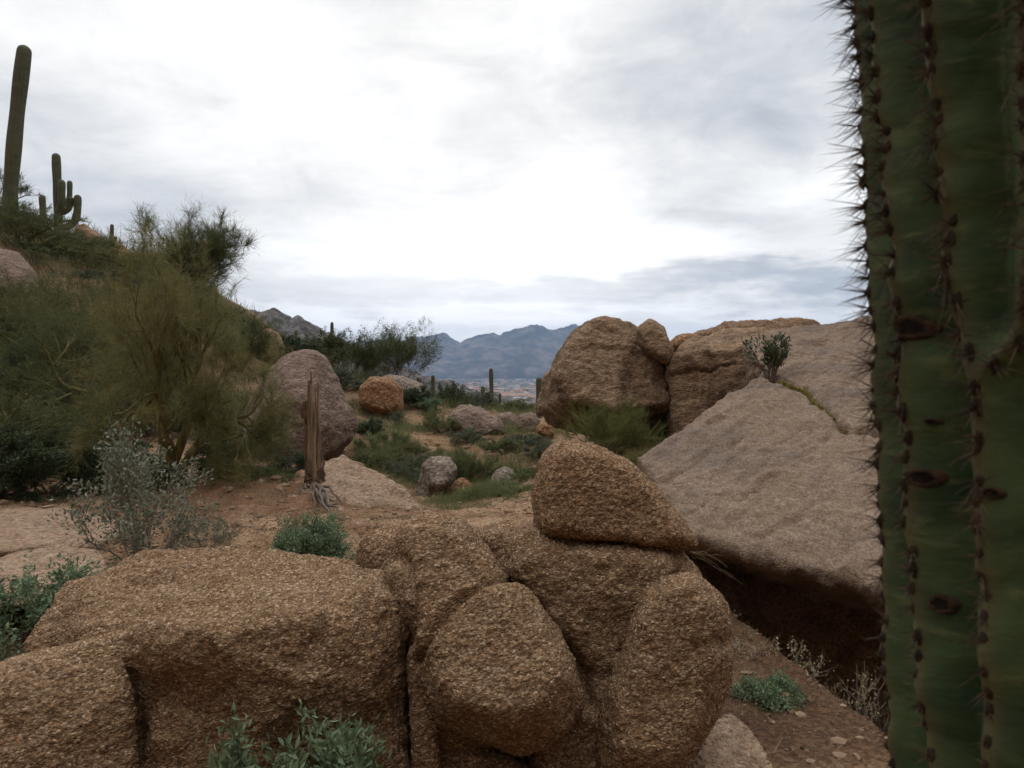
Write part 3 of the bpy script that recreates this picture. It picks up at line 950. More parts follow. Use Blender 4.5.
def build_rocky_hill():
    xs = np.arange(-190, 10, .8)
    ys = np.arange(215, 330, .9)
    prof = [(-100, 372), (60, 355), (150, 335), (215, 318), (245, 312), (262, 311), (275, 310), (288, 313), (302, 318), (316, 325), (330, 333), (345, 342), (365, 353), (400, 366), (430, 378), (520, 400)]
    X, Yg = np.meshgrid(xs, ys, indexing='ij')
    pu = 512 + xs / 265 * F
    pv = np.interp(pu, [p[0] for p in prof], [p[1] for p in prof])
    top = CAMZ + (370 - pv) / F * 265 + 35
    T = (Yg - 265) / 55
    prf = np.clip(1 - np.abs(T) ** 1.3, -.2, 1)
    z = top[:, None] * prf - 35
    p = np.stack([X.ravel(), Yg.ravel(), z.ravel()], 1)
    f1, f2, rv = cells(p / 5.5)
    z2 = z.ravel() + (np.sqrt(np.clip(.75 - f1, 0, 1)) * 3.4 - 1.6) * (.35 + .9 * rv) * sstep(-.15, .25, prf.ravel())
    f1, f2, rv = cells(p / 2.2 + 7)
    z2 += (np.sqrt(np.clip(.75 - f1, 0, 1)) * 1.4 - .6) * (.3 + rv)
    v = np.stack([X.ravel(), Yg.ravel(), z2], 1)
    idx = np.arange(X.size).reshape(X.shape)
    f = np.stack([idx[:-1, :-1], idx[1:, :-1], idx[1:, 1:], idx[:-1, 1:]], -1).reshape(-1, 4)
    m, nt, b, co = mat_base('boulder_hill_rock', .95, .1)
    c = mix(nt, noise_n(nt, co, .35, 6, .7).ramp(.42, .6), (.07, .062, .058), (.17, .15, .145))
    c = mix(nt, noise_n(nt, co, .12, 7, .75).ramp(.54, .62) * .8, c, (.05, .06, .035))
    nt.links.new(c.s, b.inputs['Base Color'])
    o = new_obj('rocky_hill', mesh_np('rocky_hill', v, f, [m]))
    o['kind'] = 'structure'
    o['label'] = 'grey boulder-covered hill beyond the cone-shaped boulder'


build_rocky_hill()


def build_town():
    rng = random.Random(5)
    walls = [plain('pale_stucco', (.72, .69, .64)), plain('tan_stucco', (.40, .33, .26)), plain('white_stucco', (.80, .80, .80))]
    roofs = [plain('terracotta_tiles', (.30, .17, .12)), plain('white_roof', (.75, .76, .78)), plain('grey_roof', (.32, .31, .30))]
    protos = []
    for k in range(6):
        w, d, h = [(16, 12, 4.5), (22, 14, 5), (13, 12, 4), (30, 18, 6), (18, 15, 5), (40, 24, 7)][k]
        flat = k in (2, 5)
        mb = MB()
        a, b = w / 2, d / 2
        v = [(-a, -b, -1), (a, -b, -1), (a, b, -1), (-a, b, -1), (-a, -b, h), (a, -b, h), (a, b, h), (-a, b, h)]
        q = [(0, 1, 5, 4), (1, 2, 6, 5), (2, 3, 7, 6), (3, 0, 4, 7)]
        t = []
        mi = []
        nv = len(v)
        o_ = .6
        if flat:
            v += [(-a - .2, -b - .2, h), (a + .2, -b - .2, h), (a + .2, b + .2, h), (-a - .2, b + .2, h)]
            v += [(-a - .2, -b - .2, h + .8), (a + .2, -b - .2, h + .8), (a + .2, b + .2, h + .8), (-a - .2, b + .2, h + .8)]
            q += [(12, 13, 14, 15), (8, 9, 13, 12), (9, 10, 14, 13), (10, 11, 15, 14), (11, 8, 12, 15)]
        else:
            v += [(-a - o_, -b - o_, h), (a + o_, -b - o_, h), (a + o_, b + o_, h), (-a - o_, b + o_, h), (-a + b * .9, 0, h + 2.6), (a - b * .9, 0, h + 2.6)]
            q += [(8, 9, 13, 12), (10, 11, 12, 13), (9, 10, 13, 13), (11, 8, 12, 12)]
        me = bpy.data.meshes.new('house')
        me.from_pydata(v, [], [tuple(dict.fromkeys(f)) for f in q])
        me.materials.append(walls[k % 3])
        me.materials.append(roofs[(k + 1) % 3 if flat else (0, 0, 1, 0, 2, 1)[k]])
        for i, pl in enumerate(me.polygons):
            pl.material_index = 0 if i < 4 else 1
        protos.append(me)
    n = 0
    while n < 290:
        v = rng.uniform(379.5, 412)
        Y = 66.65 / ((v - 370) / F)
        u = rng.uniform(418, 560)
        p = P(u, v, Y)
        k = rng.choice([0, 0, 1, 1, 2, 3, 3, 4] if rng.random() < .9 else [5])
        o = bpy.data.objects.new('house', protos[k])
        COL.objects.link(o)
        o.location = (p.x, p.y, gz(p.x, p.y))
        o.scale = [rng.uniform(1.0, 1.7)] * 3
        o.rotation_euler = (0, 0, rng.choice([0, 1.57]) + rng.uniform(-.3, .3))
        tag(o, 'tiny low house in the far valley town below the blue mountains', 'house', 'houses of the far valley town')
        n += 1


build_town()


# ------------------------------------------------------------------ saguaros
def saguaro_tube(path, rad, ribs, depth, step_n, mat, name, rot=0.0):
    """A ribbed column along a polyline with a domed tip."""
    path = np.array(path, float)
    seg = np.linalg.norm(np.diff(path, axis=0), axis=1)
    s = np.concatenate([[0], np.cumsum(seg)])
    L = s[-1]
    t = np.linspace(0, 1, step_n)
    t = np.concatenate([t * (1 - rad / L), 1 - rad / L + rad / L * np.sin(np.linspace(0.2, math.pi / 2, 6))])
    pp = np.stack([np.interp(t * L, s, path[:, k]) for k in range(3)], 1)
    for _ in range(3):
        pp[1:-1] = .5 * pp[1:-1] + .25 * (pp[:-2] + pp[2:])
    rr = np.full(len(t), rad)
    dd = np.clip((t - (1 - rad / L)) / (rad / L), 0, 1)
    rr *= np.sqrt(np.clip(1 - dd ** 2, .0004, 1))
    na = ribs * 4
    ang = np.arange(na) * 2 * math.pi / na
    ridge = .5 + .5 * np.cos(ang * ribs)
    tan = np.gradient(pp, axis=0)
    tan /= np.linalg.norm(tan, axis=1)[:, None]
    a = np.cross(tan, np.array((0.0, 1.0, 0.05)))
    a /= np.linalg.norm(a, axis=1)[:, None]
    b = np.cross(tan, a)
    prof = 1 - depth * (1 - ridge)
    wob = 1 + .04 * np.sin(t * 17 + rot)
    v = pp[:, None, :] + (rr * wob)[:, None, None] * prof[None, :, None] * (np.cos(ang + rot)[None, :, None] * a[:, None] + np.sin(ang + rot)[None, :, None] * b[:, None])
    n = len(t)
    idx = np.arange(n * na).reshape(n, na)
    nx = np.roll(idx, -1, 1)
    f = np.stack([idx[:-1], nx[:-1], nx[1:], idx[1:]], -1).reshape(-1, 4)
    me = mesh_np(name, v.reshape(-1, 3), f, [M[mat]])
    at = me.attributes.new('crest', 'FLOAT', 'POINT')
    at.data.foreach_set('value', np.tile(ridge ** 6, n).astype(np.float32))
    return me


def far_saguaro(u, vtop, Y, wpx, label, arms=(), lean=0, vb=None, bend=0):
    """u: pixel column of the base, lean: px the tip is offset, arms: (start v, reach px, top v, width px)."""
    x = (u - W / 2) / F * Y
    z = gz(x, Y) - .15
    base = Vector((x, Y, z))
    root = empty('saguaro', base, label, 'cactus', 'saguaros on the slope and ridge')
    tip = P(u + lean, vtop, Y) - base
    r = wpx / F * Y / 2
    pth = []
    for k in range(7):
        s = k / 6
        pth.append((tip.x * (s ** 1.0) + bend / F * Y * math.sin(s * math.pi), 0, tip.z * s))
    new_obj('trunk', saguaro_tube(pth, r, 14, .13, 26, 'cactus_far', 'trunk'), root)
    for av, reach, atop, aw, dy in arms:
        st = P(u + lean * .5, av, Y).z - z
        en = P(u, atop, Y).z - z
        dx = reach / F * Y
        ar = aw / F * Y / 2
        px = tip.x * st / max(tip.z, .1)
        path = [(px, 0, st), (px + dx * .5, dy * .5, st + ar * .3), (px + dx * .85, dy * .8, st + ar * 1.6), (px + dx, dy, st + ar * 3.6), (px + dx * 1.05, dy, max(en, st + ar * 4.5))]
        new_obj('arm', saguaro_tube(path, ar, 10, .13, 16, 'cactus_far', 'arm'), root)
    return root


far_saguaro(10, 45, 25, 13.5, 'tallest armless saguaro standing up on the hillside skyline', lean=15, bend=-2)
far_saguaro(61, 153, 31, 8, 'many-armed saguaro on the skyline beside the tall armless one', lean=-5,
            arms=[(212, 7, 181, 7, -.25), (213, 11, 196, 5.5, .1), (228, 17, 194, 7, .1), (205, 6, 178, 5, .4)])
far_saguaro(46, 195, 30, 6, 'short stub of a saguaro left of the many-armed saguaro', lean=-4)
far_saguaro(113, 224, 34, 3.6, 'smallest thin saguaro on the hillside skyline', lean=-1, arms=[(243, 4, 241, 3, 0)])
far_saguaro(332, 322, 27, 3.4, 'thin saguaro poking above the bushes at the foot of the rocky hill')
far_saguaro(296, 330, 29, 3.2, 'thin saguaro silhouetted against the grey rocky hill')
far_saguaro(492, 368, 24, 4.2, 'slim saguaro standing against the valley town', lean=-1)
far_saguaro(539, 377, 19, 6.0, 'saguaro stump close beside the big angular boulder')
far_saguaro(433, 375, 23, 3.6, 'short saguaro at the end of the ridge bushes')
far_saguaro(419, 377, 22.5, 4.5, 'yellowish short saguaro under the ridge bushes')
far_saguaro(500, 393, 22, 2.6, 'thinnest little saguaro below the valley town')
far_saguaro(483, 386, 23, 3.4, 'stubby saguaro beside the slim one above the low row of rocks')


def near_saguaro():
    D, phi, R = 1.12, math.radians(41.3), .268
    ax = Vector((D * math.sin(phi), D * math.cos(phi), 0))
    root = empty('saguaro', (ax.x, ax.y, gz(ax.x, ax.y) - .02), 'huge spiny green saguaro trunk close to the camera at the picture edge', 'cactus', None)
    z0 = root.location.z
    zz = np.arange(0, 3.9, .011)
    wz = zz + z0
    na = 288
    ps = np.linspace(-180, 180, na, endpoint=False)
    K = {0: ((3.2, -79), (2.1, -79), (1.65, -76), (1.2, -72), (.3, -70)),
         1: ((3.2, -57), (2.05, -56), (1.8, -52), (1.65, -51), (1.4, -49), (1.0, -41), (.3, -37)),
         2: ((3.2, -36), (2.05, -34), (1.79, -33), (1.71, -31.5), (1.68, -30), (1.645, -27.6), (1.2, -27.6), (.3, -26.6)),
         3: ((3.2, -13), (2.05, -14), (1.78, -15), (1.71, -17), (1.675, -20.5), (1.645, -27.4), (1.2, -27.4), (.3, -26.4)),
         4: ((3.2, 8), (2.1, 8), (1.65, 5), (1.2, 1), (.3, 0))}
    for k in range(5, 16):
        K[k] = ((3.2, 8 + 22.75 * (k - 4)), (.3, 0 + 23.7 * (k - 4)))
    cr = np.zeros((16, len(zz)))
    for k in K:
        ks = sorted(K[k])
        cr[k] = np.interp(wz, [a for a, b in ks], [b for a, b in ks])
    # axis wander and swelling
    axx = np.interp(wz, [0, .6, 1.1, 1.65, 2.2, 4], [.022, .022, .018, .0, -.030, -.06])
    Rz = R * np.interp(wz, [0, .5, 1.2, 2.0, 3.0, 3.7, 3.9], [.97, .97, 1.0, 1.03, 1.02, .8, .3])
    V = np.zeros((len(zz), na, 3))
    C = np.zeros((len(zz), na))
    t = np.array((-math.sin(phi), -math.cos(phi), 0))
    lf = np.array((-math.cos(phi), math.sin(phi), 0))

    def ndir(psi):
        psi = np.radians(psi)
        return np.cos(psi)[..., None] * t - np.sin(psi)[..., None] * lf

    rad = np.zeros((len(zz), na))
    for i in range(len(zz)):
        c = np.sort(((cr[:, i] + 180) % 360) - 180)
        ce = np.concatenate([c[-1:] - 360, c, c[:1] + 360])
        j = np.searchsorted(ce, ps, side='right') - 1
        g = ce[j + 1] - ce[j]
        fr = (ps - ce[j]) / np.maximum(g, 1e-3)
        f = 1 - np.abs(fr * 2 - 1)
        dep = np.minimum(g / 23, 1.25) * .26
        rad[i] = Rz[i] * (1 - dep * (np.clip(f, 0, 1) ** 1.35 * (1.25 - .25 * f)))
        C[i] = np.exp(-((np.minimum(fr, 1 - fr) * g / 1.9) ** 2))
    nd = ndir(ps)
    V = nd[None] * rad[..., None]
    V[..., 2] = zz[:, None]
    V += axx[:, None, None] * (-lf)[None, None, :]
    q = V.reshape(-1, 3)
    wr = .009 * ridged(q * np.array((5, 5, 15)), 2) + .010 * fbm(q * np.array((12, 12, 19)), 3)
    V += (wr.reshape(len(zz), na, 1)) * nd[None]
    idx = np.arange(len(zz) * na).reshape(len(zz), na)
    nx = np.roll(idx, -1, 1)
    f = np.stack([idx[:-1], idx[1:], nx[1:], nx[:-1]], -1).reshape(-1, 4)
    me = mesh_np('trunk', V.reshape(-1, 3), f, [M['cactus_near']])
    at = me.attributes.new('crest', 'FLOAT', 'POINT')
    at.data.foreach_set('value', C.ravel().astype(np.float32))
    new_obj('trunk', me, root)

    def surf(psi, wzz, off=0.0):
        i = int(np.clip((wzz - z0) / .011, 0, len(zz) - 1))
        j = int(round(((psi + 180) % 360) / 360 * na)) % na
        return V[i, j] + nd[j] * off, nd[j]

    # areoles and spines down every crest
    rng = np.random.RandomState(3)
    am, smb = MB(), MB()
    for k in range(16):
        z = .12 + rng.uniform(0, .02)
        while z < 3.75:
            wzc = z + z0
            if not (k == 3 and wzc < 1.65):
                p0, n = surf(np.interp(wzc, [a for a, b in sorted(K[k])], [b for a, b in sorted(K[k])]), wzc)
                a = np.cross((0, 0, 1.0), n)
                s = rng.uniform(.8, 1.15)
                ring = []
                for e in range(8):
                    w = e * math.pi / 4
                    ring.append(p0 + a * math.cos(w) * .0066 * s + np.array((0, 0, 1)) * math.sin(w) * .0130 * s - n * .004)
                ring2 = [p0 + (r - p0) * .6 + n * .0025 for r in ring]
                am.add(np.array(ring + ring2 + [p0 + n * .0035]), tris=[(8 + e, 8 + (e + 1) % 8, 16) for e in range(8)], quads=[(e, (e + 1) % 8, 8 + (e + 1) % 8, 8 + e) for e in range(8)])
                old = sstep(1.75, 1.3, wzc)
                ns = int(16 - 7 * old)
                for e in range(ns):
                    w = rng.uniform(0, 2 * math.pi)
                    sp = rng.uniform(.15, 1.25)
                    d = n * math.cos(sp) + (a * math.cos(w) + np.array((0, 0, 1)) * (math.sin(w) - .15)) * math.sin(sp)
                    L = rng.uniform(.016, .058) * (1 - .45 * old) * (1.25 if rng.rand() < .15 else 1)
                    w0 = rng.uniform(.0008, .0014)
                    b1 = np.cross(d, (.3, .2, .9))
                    b1 /= np.linalg.norm(b1)
                    b2 = np.cross(d, b1)
                    st = p0 - n * .003
                    vs = [st + w0 * (math.cos(x) * b1 + math.sin(x) * b2) for x in (0, 2.09, 4.19)] + [st + d * L + np.array((0, 0, -.1 * L))]
                    smb.add(vs, tris=[(0, 1, 3), (1, 2, 3), (2, 0, 3)])
            z += rng.uniform(.021, .029)
    o = new_obj('areoles', am.mesh('areoles', [M['areole']]), root)
    o['kind'] = 'stuff'
    o = new_obj('spines', smb.mesh('spines', [M['spine']], False), root)
    o['kind'] = 'stuff'

    # woody scars: rim with a sunken hollow
    def scar(u, v, wpx, hpx):
        d = ray(u, v)
        # closest trunk vertex to the viewing ray
        o0 = np.array((0, 0, CAMZ)) - np.array(root.location)
        dn = np.array(d.normalized())
        rel = V.reshape(-1, 3) - o0
        al = rel @ dn
        dist = np.linalg.norm(rel - al[:, None] * dn, axis=1) + (al - al.min()) * .02
        j = int(np.argmin(np.where(dist < .012, al, 99 + dist)))
        p0 = V.reshape(-1, 3)[j]
        n = nd[j % na]
        psi0 = ps[j % na]
        wz0 = (j // na) * .011
        r1 = wpx / F * .82 / 2
        r2 = hpx / F * .82 / 2

        def on_skin(dx, dz, h):
            fi = np.clip((wz0 + dz) / .011, 0, len(zz) - 2)
            fj = ((psi0 + math.degrees(dx / R) + 180) % 360) / 360 * na
            i0, j0 = int(fi), int(fj) % na
            a_, b_ = fi - int(fi), fj - int(fj)
            j1 = (j0 + 1) % na
            q_ = (V[i0, j0] * (1 - b_) + V[i0, j1] * b_) * (1 - a_) + (V[i0 + 1, j0] * (1 - b_) + V[i0 + 1, j1] * b_) * a_
            return q_ + nd[j0] * h

        mb, hb = MB(), MB()
        rings = []
        N = 22
        jit = 1 + .22 * rng.normal(size=N)
        jit = (jit + np.roll(jit, 1) + np.roll(jit, -1)) / 3
        for sc_, h in ((1.2, -.003), (1.02, .005), (.85, .0085), (.62, .006), (.5, .003)):
            rings.append([on_skin(math.cos(e * 2 * math.pi / N) * r1 * sc_ * jit[e], math.sin(e * 2 * math.pi / N) * r2 * sc_ * jit[e], h + .0012 * rng.normal()) for e in range(N)])
        vv = np.array(rings).reshape(-1, 3)
        q = [(i * N + e, i * N + (e + 1) % N, (i + 1) * N + (e + 1) % N, (i + 1) * N + e) for i in range(4) for e in range(N)]
        mb.add(vv, quads=q)
        so = new_obj('scar', mb.mesh('scar', [M['scar']]), root)
        hv = np.concatenate([np.array(rings[3]) + n * .0012, [on_skin(0, 0, .003)]])
        hb.add(hv, tris=[(e, (e + 1) % N, N) for e in range(N)])
        new_obj('hollow', hb.mesh('hollow', [M['scar_dark']]), so)

    for s in ((911, 331, 22, 25), (889, 463, 15, 19), (930, 478, 20, 17), (928, 502, 14, 9), (892, 560, 13, 11), (944, 602, 13, 17), (930, 615, 9, 8), (992, 496, 12, 10), (938, 424, 8, 6)):
        scar(*s)


near_saguaro()


# ------------------------------------------------------------------ plants
def skeleton(rng, n_main, levels, spread, up, kids, wander=.22, first=.35):
    """Branches in unit space: list of (points, level)."""
    out = []

    def grow(p, d, L, lev):
        pts_ = [p]
        n = 5
        dirs = [d]
        for _ in range(n):
            d = d + rng.normal(size=3) * wander + np.array((0, 0, up * .18))
            d /= np.linalg.norm(d)
            p = p + d * L / n
            pts_.append(p)
            dirs.append(d)
        out.append((np.array(pts_), lev))
        if lev + 1 < levels:
            for k in range(kids[lev]):
                i = rng.randint(2 if lev else 2, n + 1)
                a = rng.normal(size=3)
                a -= dirs[i] * (a @ dirs[i])
                a /= np.linalg.norm(a)
                nd_ = dirs[i] * math.cos(spread[1]) + a * math.sin(spread[1])
                grow(pts_[i], nd_, L * rng.uniform(.5, .8), lev + 1)

    for k in range(n_main):
        az = k * 2.4 + rng.uniform(-.5, .5)
        el = rng.uniform(.3, 1) * spread[0]
        d = np.array((math.sin(el) * math.cos(az), math.sin(el) * math.sin(az), math.cos(el)))
        grow(np.array((rng.uniform(-.03, .03), rng.uniform(-.03, .03), 0)), d, first, 0)
    return out


def fit(skel, w, h, dep=None):
    allp = np.concatenate([p for p, l in skel])
    lo, hi = np.percentile(allp, 2, axis=0), np.percentile(allp, 98, axis=0)
    cx = (lo[:2] + hi[:2]) / 2
    s = np.array((w / (hi[0] - lo[0]), (dep or w) / (hi[1] - lo[1]), h / hi[2]))
    res = []
    for p, l in skel:
        q = p.copy()
        q[:, :2] -= cx * np.clip(q[:, 2:3] / hi[2] * 2.0, 0, 1)
        res.append((q * s, l))
    return res


def anchors(rng, skel, lev_min, n):
    segs_p, segs_d = [], []
    for p, l in skel:
        if l >= lev_min:
            for i in range(1, len(p) - 1):
                segs_p.append((p[i], p[i + 1]))
    a = np.array(segs_p)
    k = rng.randint(0, len(a), n)
    t = rng.rand(n)[:, None]
    P0 = a[k, 0] * (1 - t) + a[k, 1] * t
    D = a[k, 1] - a[k, 0]
    D /= np.linalg.norm(D, axis=1)[:, None] + 1e-9
    return P0, D, k


def add_twigs(mb, rng, B, D, L, w, jit, up=0.0):
    n = len(B)
    d = D + rng.normal(size=(n, 3)) * jit + np.array((0, 0, up))
    d /= np.linalg.norm(d, axis=1)[:, None]
    l = (L * rng.uniform(.5, 1.3, n))[:, None]
    s = np.cross(d, rng.normal(size=(n, 3)))
    s /= np.linalg.norm(s, axis=1)[:, None] + 1e-9
    tip = B + d * l
    v = np.stack([B - s * w / 2, B + s * w / 2, tip], 1).reshape(-1, 3)
    r = rng.rand(n)
    mb.add(v, tris=np.arange(3 * n).reshape(-1, 3), rt=r)
    return tip, d


def add_leaves(mb, rng, C, D, L, w, jit):
    n = len(C)
    d = D + rng.normal(size=(n, 3)) * jit
    d /= np.linalg.norm(d, axis=1)[:, None] + 1e-9
    s = np.cross(d, rng.normal(size=(n, 3)))
    s /= np.linalg.norm(s, axis=1)[:, None] + 1e-9
    nn = np.cross(s, d)
    sc = rng.uniform(.6, 1.25, n)[:, None]
    l, ww = L * sc, w * sc / 2
    v = np.stack([C, C + d * l * .5 + s * ww + nn * ww * .3, C + d * l, C + d * l * .5 - s * ww + nn * ww * .3], 1).reshape(-1, 3)
    mb.add(v, quads=np.arange(4 * n).reshape(-1, 4), rq=rng.rand(n))


def stems_mesh(skel, r0, mat, maxlev=9, taper=.6, sides=5, name='stems', thin=None):
    mb = MB()
    for p, l in skel:
        if l <= maxlev:
            a = r0 * taper ** (l * 1.0) * (.55 ** l)
            b = r0 * taper ** (l + 1) * (.55 ** l)
            rr = np.linspace(a, b, len(p))
            mb.tube(p, np.maximum(rr, thin or .001), sides if l < 2 else 3)
    return mb.mesh(name, [M[mat]])


def root_at(name, u, Y, label, cat, group, sink=.03, x=None):
    xx = (u - W / 2) / F * Y if x is None else x
    return empty(name, (xx, Y, gz(xx, Y) - sink), label, cat, group)


def size_of(root, vtop, wpx):
    Y = root.location.y
    return wpx / F * Y, max(CAMZ + (370 - vtop) / F * Y - root.location.z, .1)


def palo_verde(u, vtop, Y, wpx, label, seed, n=26000, mat='verde', bark='bark_verde', L=.26, tw=.0045, mains=3, r0=.07, group='palo verde trees on the hillside', up=.35, spread=(.75, .62), lev=4,
               kids=(5, 5, 4), jit=.55, name='palo_verde_tree', cat='tree', depth=None, limbs=True):
    rng = np.random.RandomState(seed)
    root = root_at(name, u, Y, label, cat, group)
    w, h = size_of(root, vtop, wpx)
    sk = fit(skeleton(rng, mains, lev, spread, up, kids), w * .86, h * .93, (depth or w) * .86)
    new_obj('trunk', stems_mesh(sk, r0, bark, lev, name='trunk'), root)
    mb = MB()
    B, D, k = anchors(rng, sk, lev - 2, n)
    # clumped density: some branches carry more twigs
    keep = rng.rand(n) < np.clip(-.15 + 1.5 * np.random.RandomState(seed + 1).rand(4000)[(k // 3) % 4000], 0, 1)
    B, D = B[keep], D[keep]
    s = h / 3.0
    tip, d = add_twigs(mb, rng, B, D, L * min(1.2, max(.6, s)), tw, jit, .1)
    m = len(tip) // 2
    add_twigs(mb, rng, tip[:m] - d[:m] * L * .3, d[:m], L * .6, tw * .8, jit * .8, .0)
    new_obj('crown', mb.mesh('crown', [M[mat]], False), root)
    return root


def shrub(u, vtop, Y, wpx, label, seed, leaf='leaf_dark', n=4500, ll=.03, lw=.014, jit=.8, mains=9, lev=3, kids=(4, 4), spread=(1.15, .6), up=.25, r0=.010, bark='bark_dark', name='shrub', cat='shrub',
          group=None, twigs=0, depth=None, sink=.03, tl=.12, loc=None, hw=None, dens=2.6):
    rng = np.random.RandomState(seed)
    if loc is not None:
        root = empty(name, loc, label, cat, group)
    else:
        root = root_at(name, u, Y, label, cat, group, sink)
    w, h = hw[::-1] if hw else size_of(root, vtop, wpx)
    sk = fit(skeleton(rng, mains, lev, spread, up, kids, first=.4), w * .92, h * .95, (depth or w) * .92)
    new_obj('stems', stems_mesh(sk, r0, bark, lev, name='stems', thin=.0012), root)
    mb = MB()
    if n:
        n = int(n * dens)
        B, D, k = anchors(rng, sk, max(lev - 2, 1), n)
        keep = rng.rand(n) < np.clip(.45 + .9 * np.random.RandomState(seed + 1).rand(4000)[k % 4000], 0, 1)
        B, D = B[keep], D[keep]
        B = B + rng.normal(size=B.shape) * (.010 + .02 * h)
        add_leaves(mb, rng, B, D, ll, lw, jit)
    if twigs:
        B, D, k = anchors(rng, sk, max(lev - 2, 0), twigs)
        add_twigs(mb, rng, B, D, tl, .003, .45, .1)
    new_obj('foliage', mb.mesh('foliage', [M[leaf]], False), root)
    return root


def grass_blades(mb, rng, C, h, w, lean, n):
    az = rng.uniform(0, 2 * math.pi, n)
    ln = np.abs(rng.normal(size=n)) * lean
    d = np.stack([np.cos(az) * ln, np.sin(az) * ln, np.ones(n)], 1)
    d /= np.linalg.norm(d, axis=1)[:, None]
    s = np.stack([-np.sin(az + 1), np.cos(az + 1), np.zeros(n)], 1)
    hh = (h * rng.uniform(.4, 1.1, n))[:, None]
    m = C + d * hh * .55
    out = d.copy()
    out[:, 2] *= .45
    t = m + out * hh * .5
    v = np.stack([C - s * w / 2, C + s * w / 2, m + s * w / 2.6, m - s * w / 2.6, t], 1).reshape(-1, 3)
    b = np.arange(n)[:, None] * 5
    mb.add(v, tris=b + np.array([[3, 2, 4]]), quads=b + np.array([[0, 1, 2, 3]]), rt=rng.rand(n), rq=rng.rand(n))


HB = 'brush covering the hillside'
# --- hillside trees
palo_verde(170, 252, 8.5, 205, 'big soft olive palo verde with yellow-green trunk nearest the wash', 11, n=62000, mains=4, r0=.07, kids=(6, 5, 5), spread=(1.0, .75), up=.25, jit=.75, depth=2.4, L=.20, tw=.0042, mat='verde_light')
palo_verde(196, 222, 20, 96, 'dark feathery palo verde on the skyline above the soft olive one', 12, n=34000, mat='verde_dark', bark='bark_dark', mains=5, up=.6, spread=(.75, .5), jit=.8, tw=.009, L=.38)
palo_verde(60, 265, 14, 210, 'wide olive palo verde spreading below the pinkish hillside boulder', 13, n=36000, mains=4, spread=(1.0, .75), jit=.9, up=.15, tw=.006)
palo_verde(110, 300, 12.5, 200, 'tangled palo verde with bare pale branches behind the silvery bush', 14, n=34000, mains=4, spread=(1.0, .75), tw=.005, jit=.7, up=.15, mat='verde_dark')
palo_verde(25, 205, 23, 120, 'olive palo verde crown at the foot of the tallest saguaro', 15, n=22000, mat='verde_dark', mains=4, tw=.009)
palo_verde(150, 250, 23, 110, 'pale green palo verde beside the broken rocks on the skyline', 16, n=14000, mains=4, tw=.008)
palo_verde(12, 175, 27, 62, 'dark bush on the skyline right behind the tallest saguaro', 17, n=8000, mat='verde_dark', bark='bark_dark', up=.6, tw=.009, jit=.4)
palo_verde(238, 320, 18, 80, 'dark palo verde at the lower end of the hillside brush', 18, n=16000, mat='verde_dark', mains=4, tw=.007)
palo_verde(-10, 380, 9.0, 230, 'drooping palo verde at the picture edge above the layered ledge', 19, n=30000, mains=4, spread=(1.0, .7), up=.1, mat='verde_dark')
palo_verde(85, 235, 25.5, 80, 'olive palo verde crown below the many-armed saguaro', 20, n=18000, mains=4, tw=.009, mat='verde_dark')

palo_verde(18, 275, 16.5, 130, 'olive palo verde right in front of the pinkish hillside boulder', 23, n=18000, mains=5, spread=(.95, .65), tw=.007)

# --- hillside shrubs
shrub(65, 418, 10.4, 130, 'dense dark green bush in shade under the palo verde trees', 31, n=11000, ll=.035, lw=.02, group=HB)
shrub(216, 424, 11.3, 46, 'small round dark green bush beside the yellow-green trunk', 32, n=5000, ll=.03, lw=.018, group=HB)
shrub(18, 320, 14.5, 90, 'dark green leafy bush under the pinkish hillside boulder', 33, n=8000, ll=.045, lw=.026, group=HB)
shrub(130, 340, 16, 90, 'olive leafy bush between the hillside palo verdes', 34, leaf='leaf_grey', n=6500, ll=.04, lw=.02, group=HB)
shrub(20, 410, 11.5, 90, 'bright green low bush at the picture edge beneath the palo verdes', 35, leaf='grass_green', n=6000, ll=.04, lw=.02, group=HB)
shrub(262, 430, 10.6, 60, 'grey-green twiggy bush between dark round bush and dead saguaro', 36, leaf='leaf_grey', n=2500, ll=.025, lw=.012, twigs=3000, group=HB)
shrub(288, 455, 9.8, 44, 'small dark green bush at the foot of the dead saguaro', 37, n=2500, ll=.025, lw=.013, twigs=800, group=HB)
shrub(235, 478, 9.6, 60, 'low dark green creeping bush on the sandy bank', 38, n=3500, ll=.025, lw=.015, group=HB, depth=.7)
shrub(285, 338, 22, 60, 'dark bush on the slope behind the cone-shaped boulder', 39, n=4500, ll=.06, lw=.035, group=HB)
shrub(60, 250, 23, 110, 'dark olive bush under the pointed skyline rock', 40, leaf='creosote', n=8000, ll=.07, lw=.04, group=HB)
shrub(115, 275, 22, 110, 'mid-green bush below the broken skyline rocks', 41, leaf='leaf_grey', n=8000, ll=.07, lw=.035, group=HB)
shrub(170, 300, 20, 110, 'dark leafy bush in the middle of the hillside brush', 42, leaf='creosote', n=8000, ll=.06, lw=.035, group=HB)

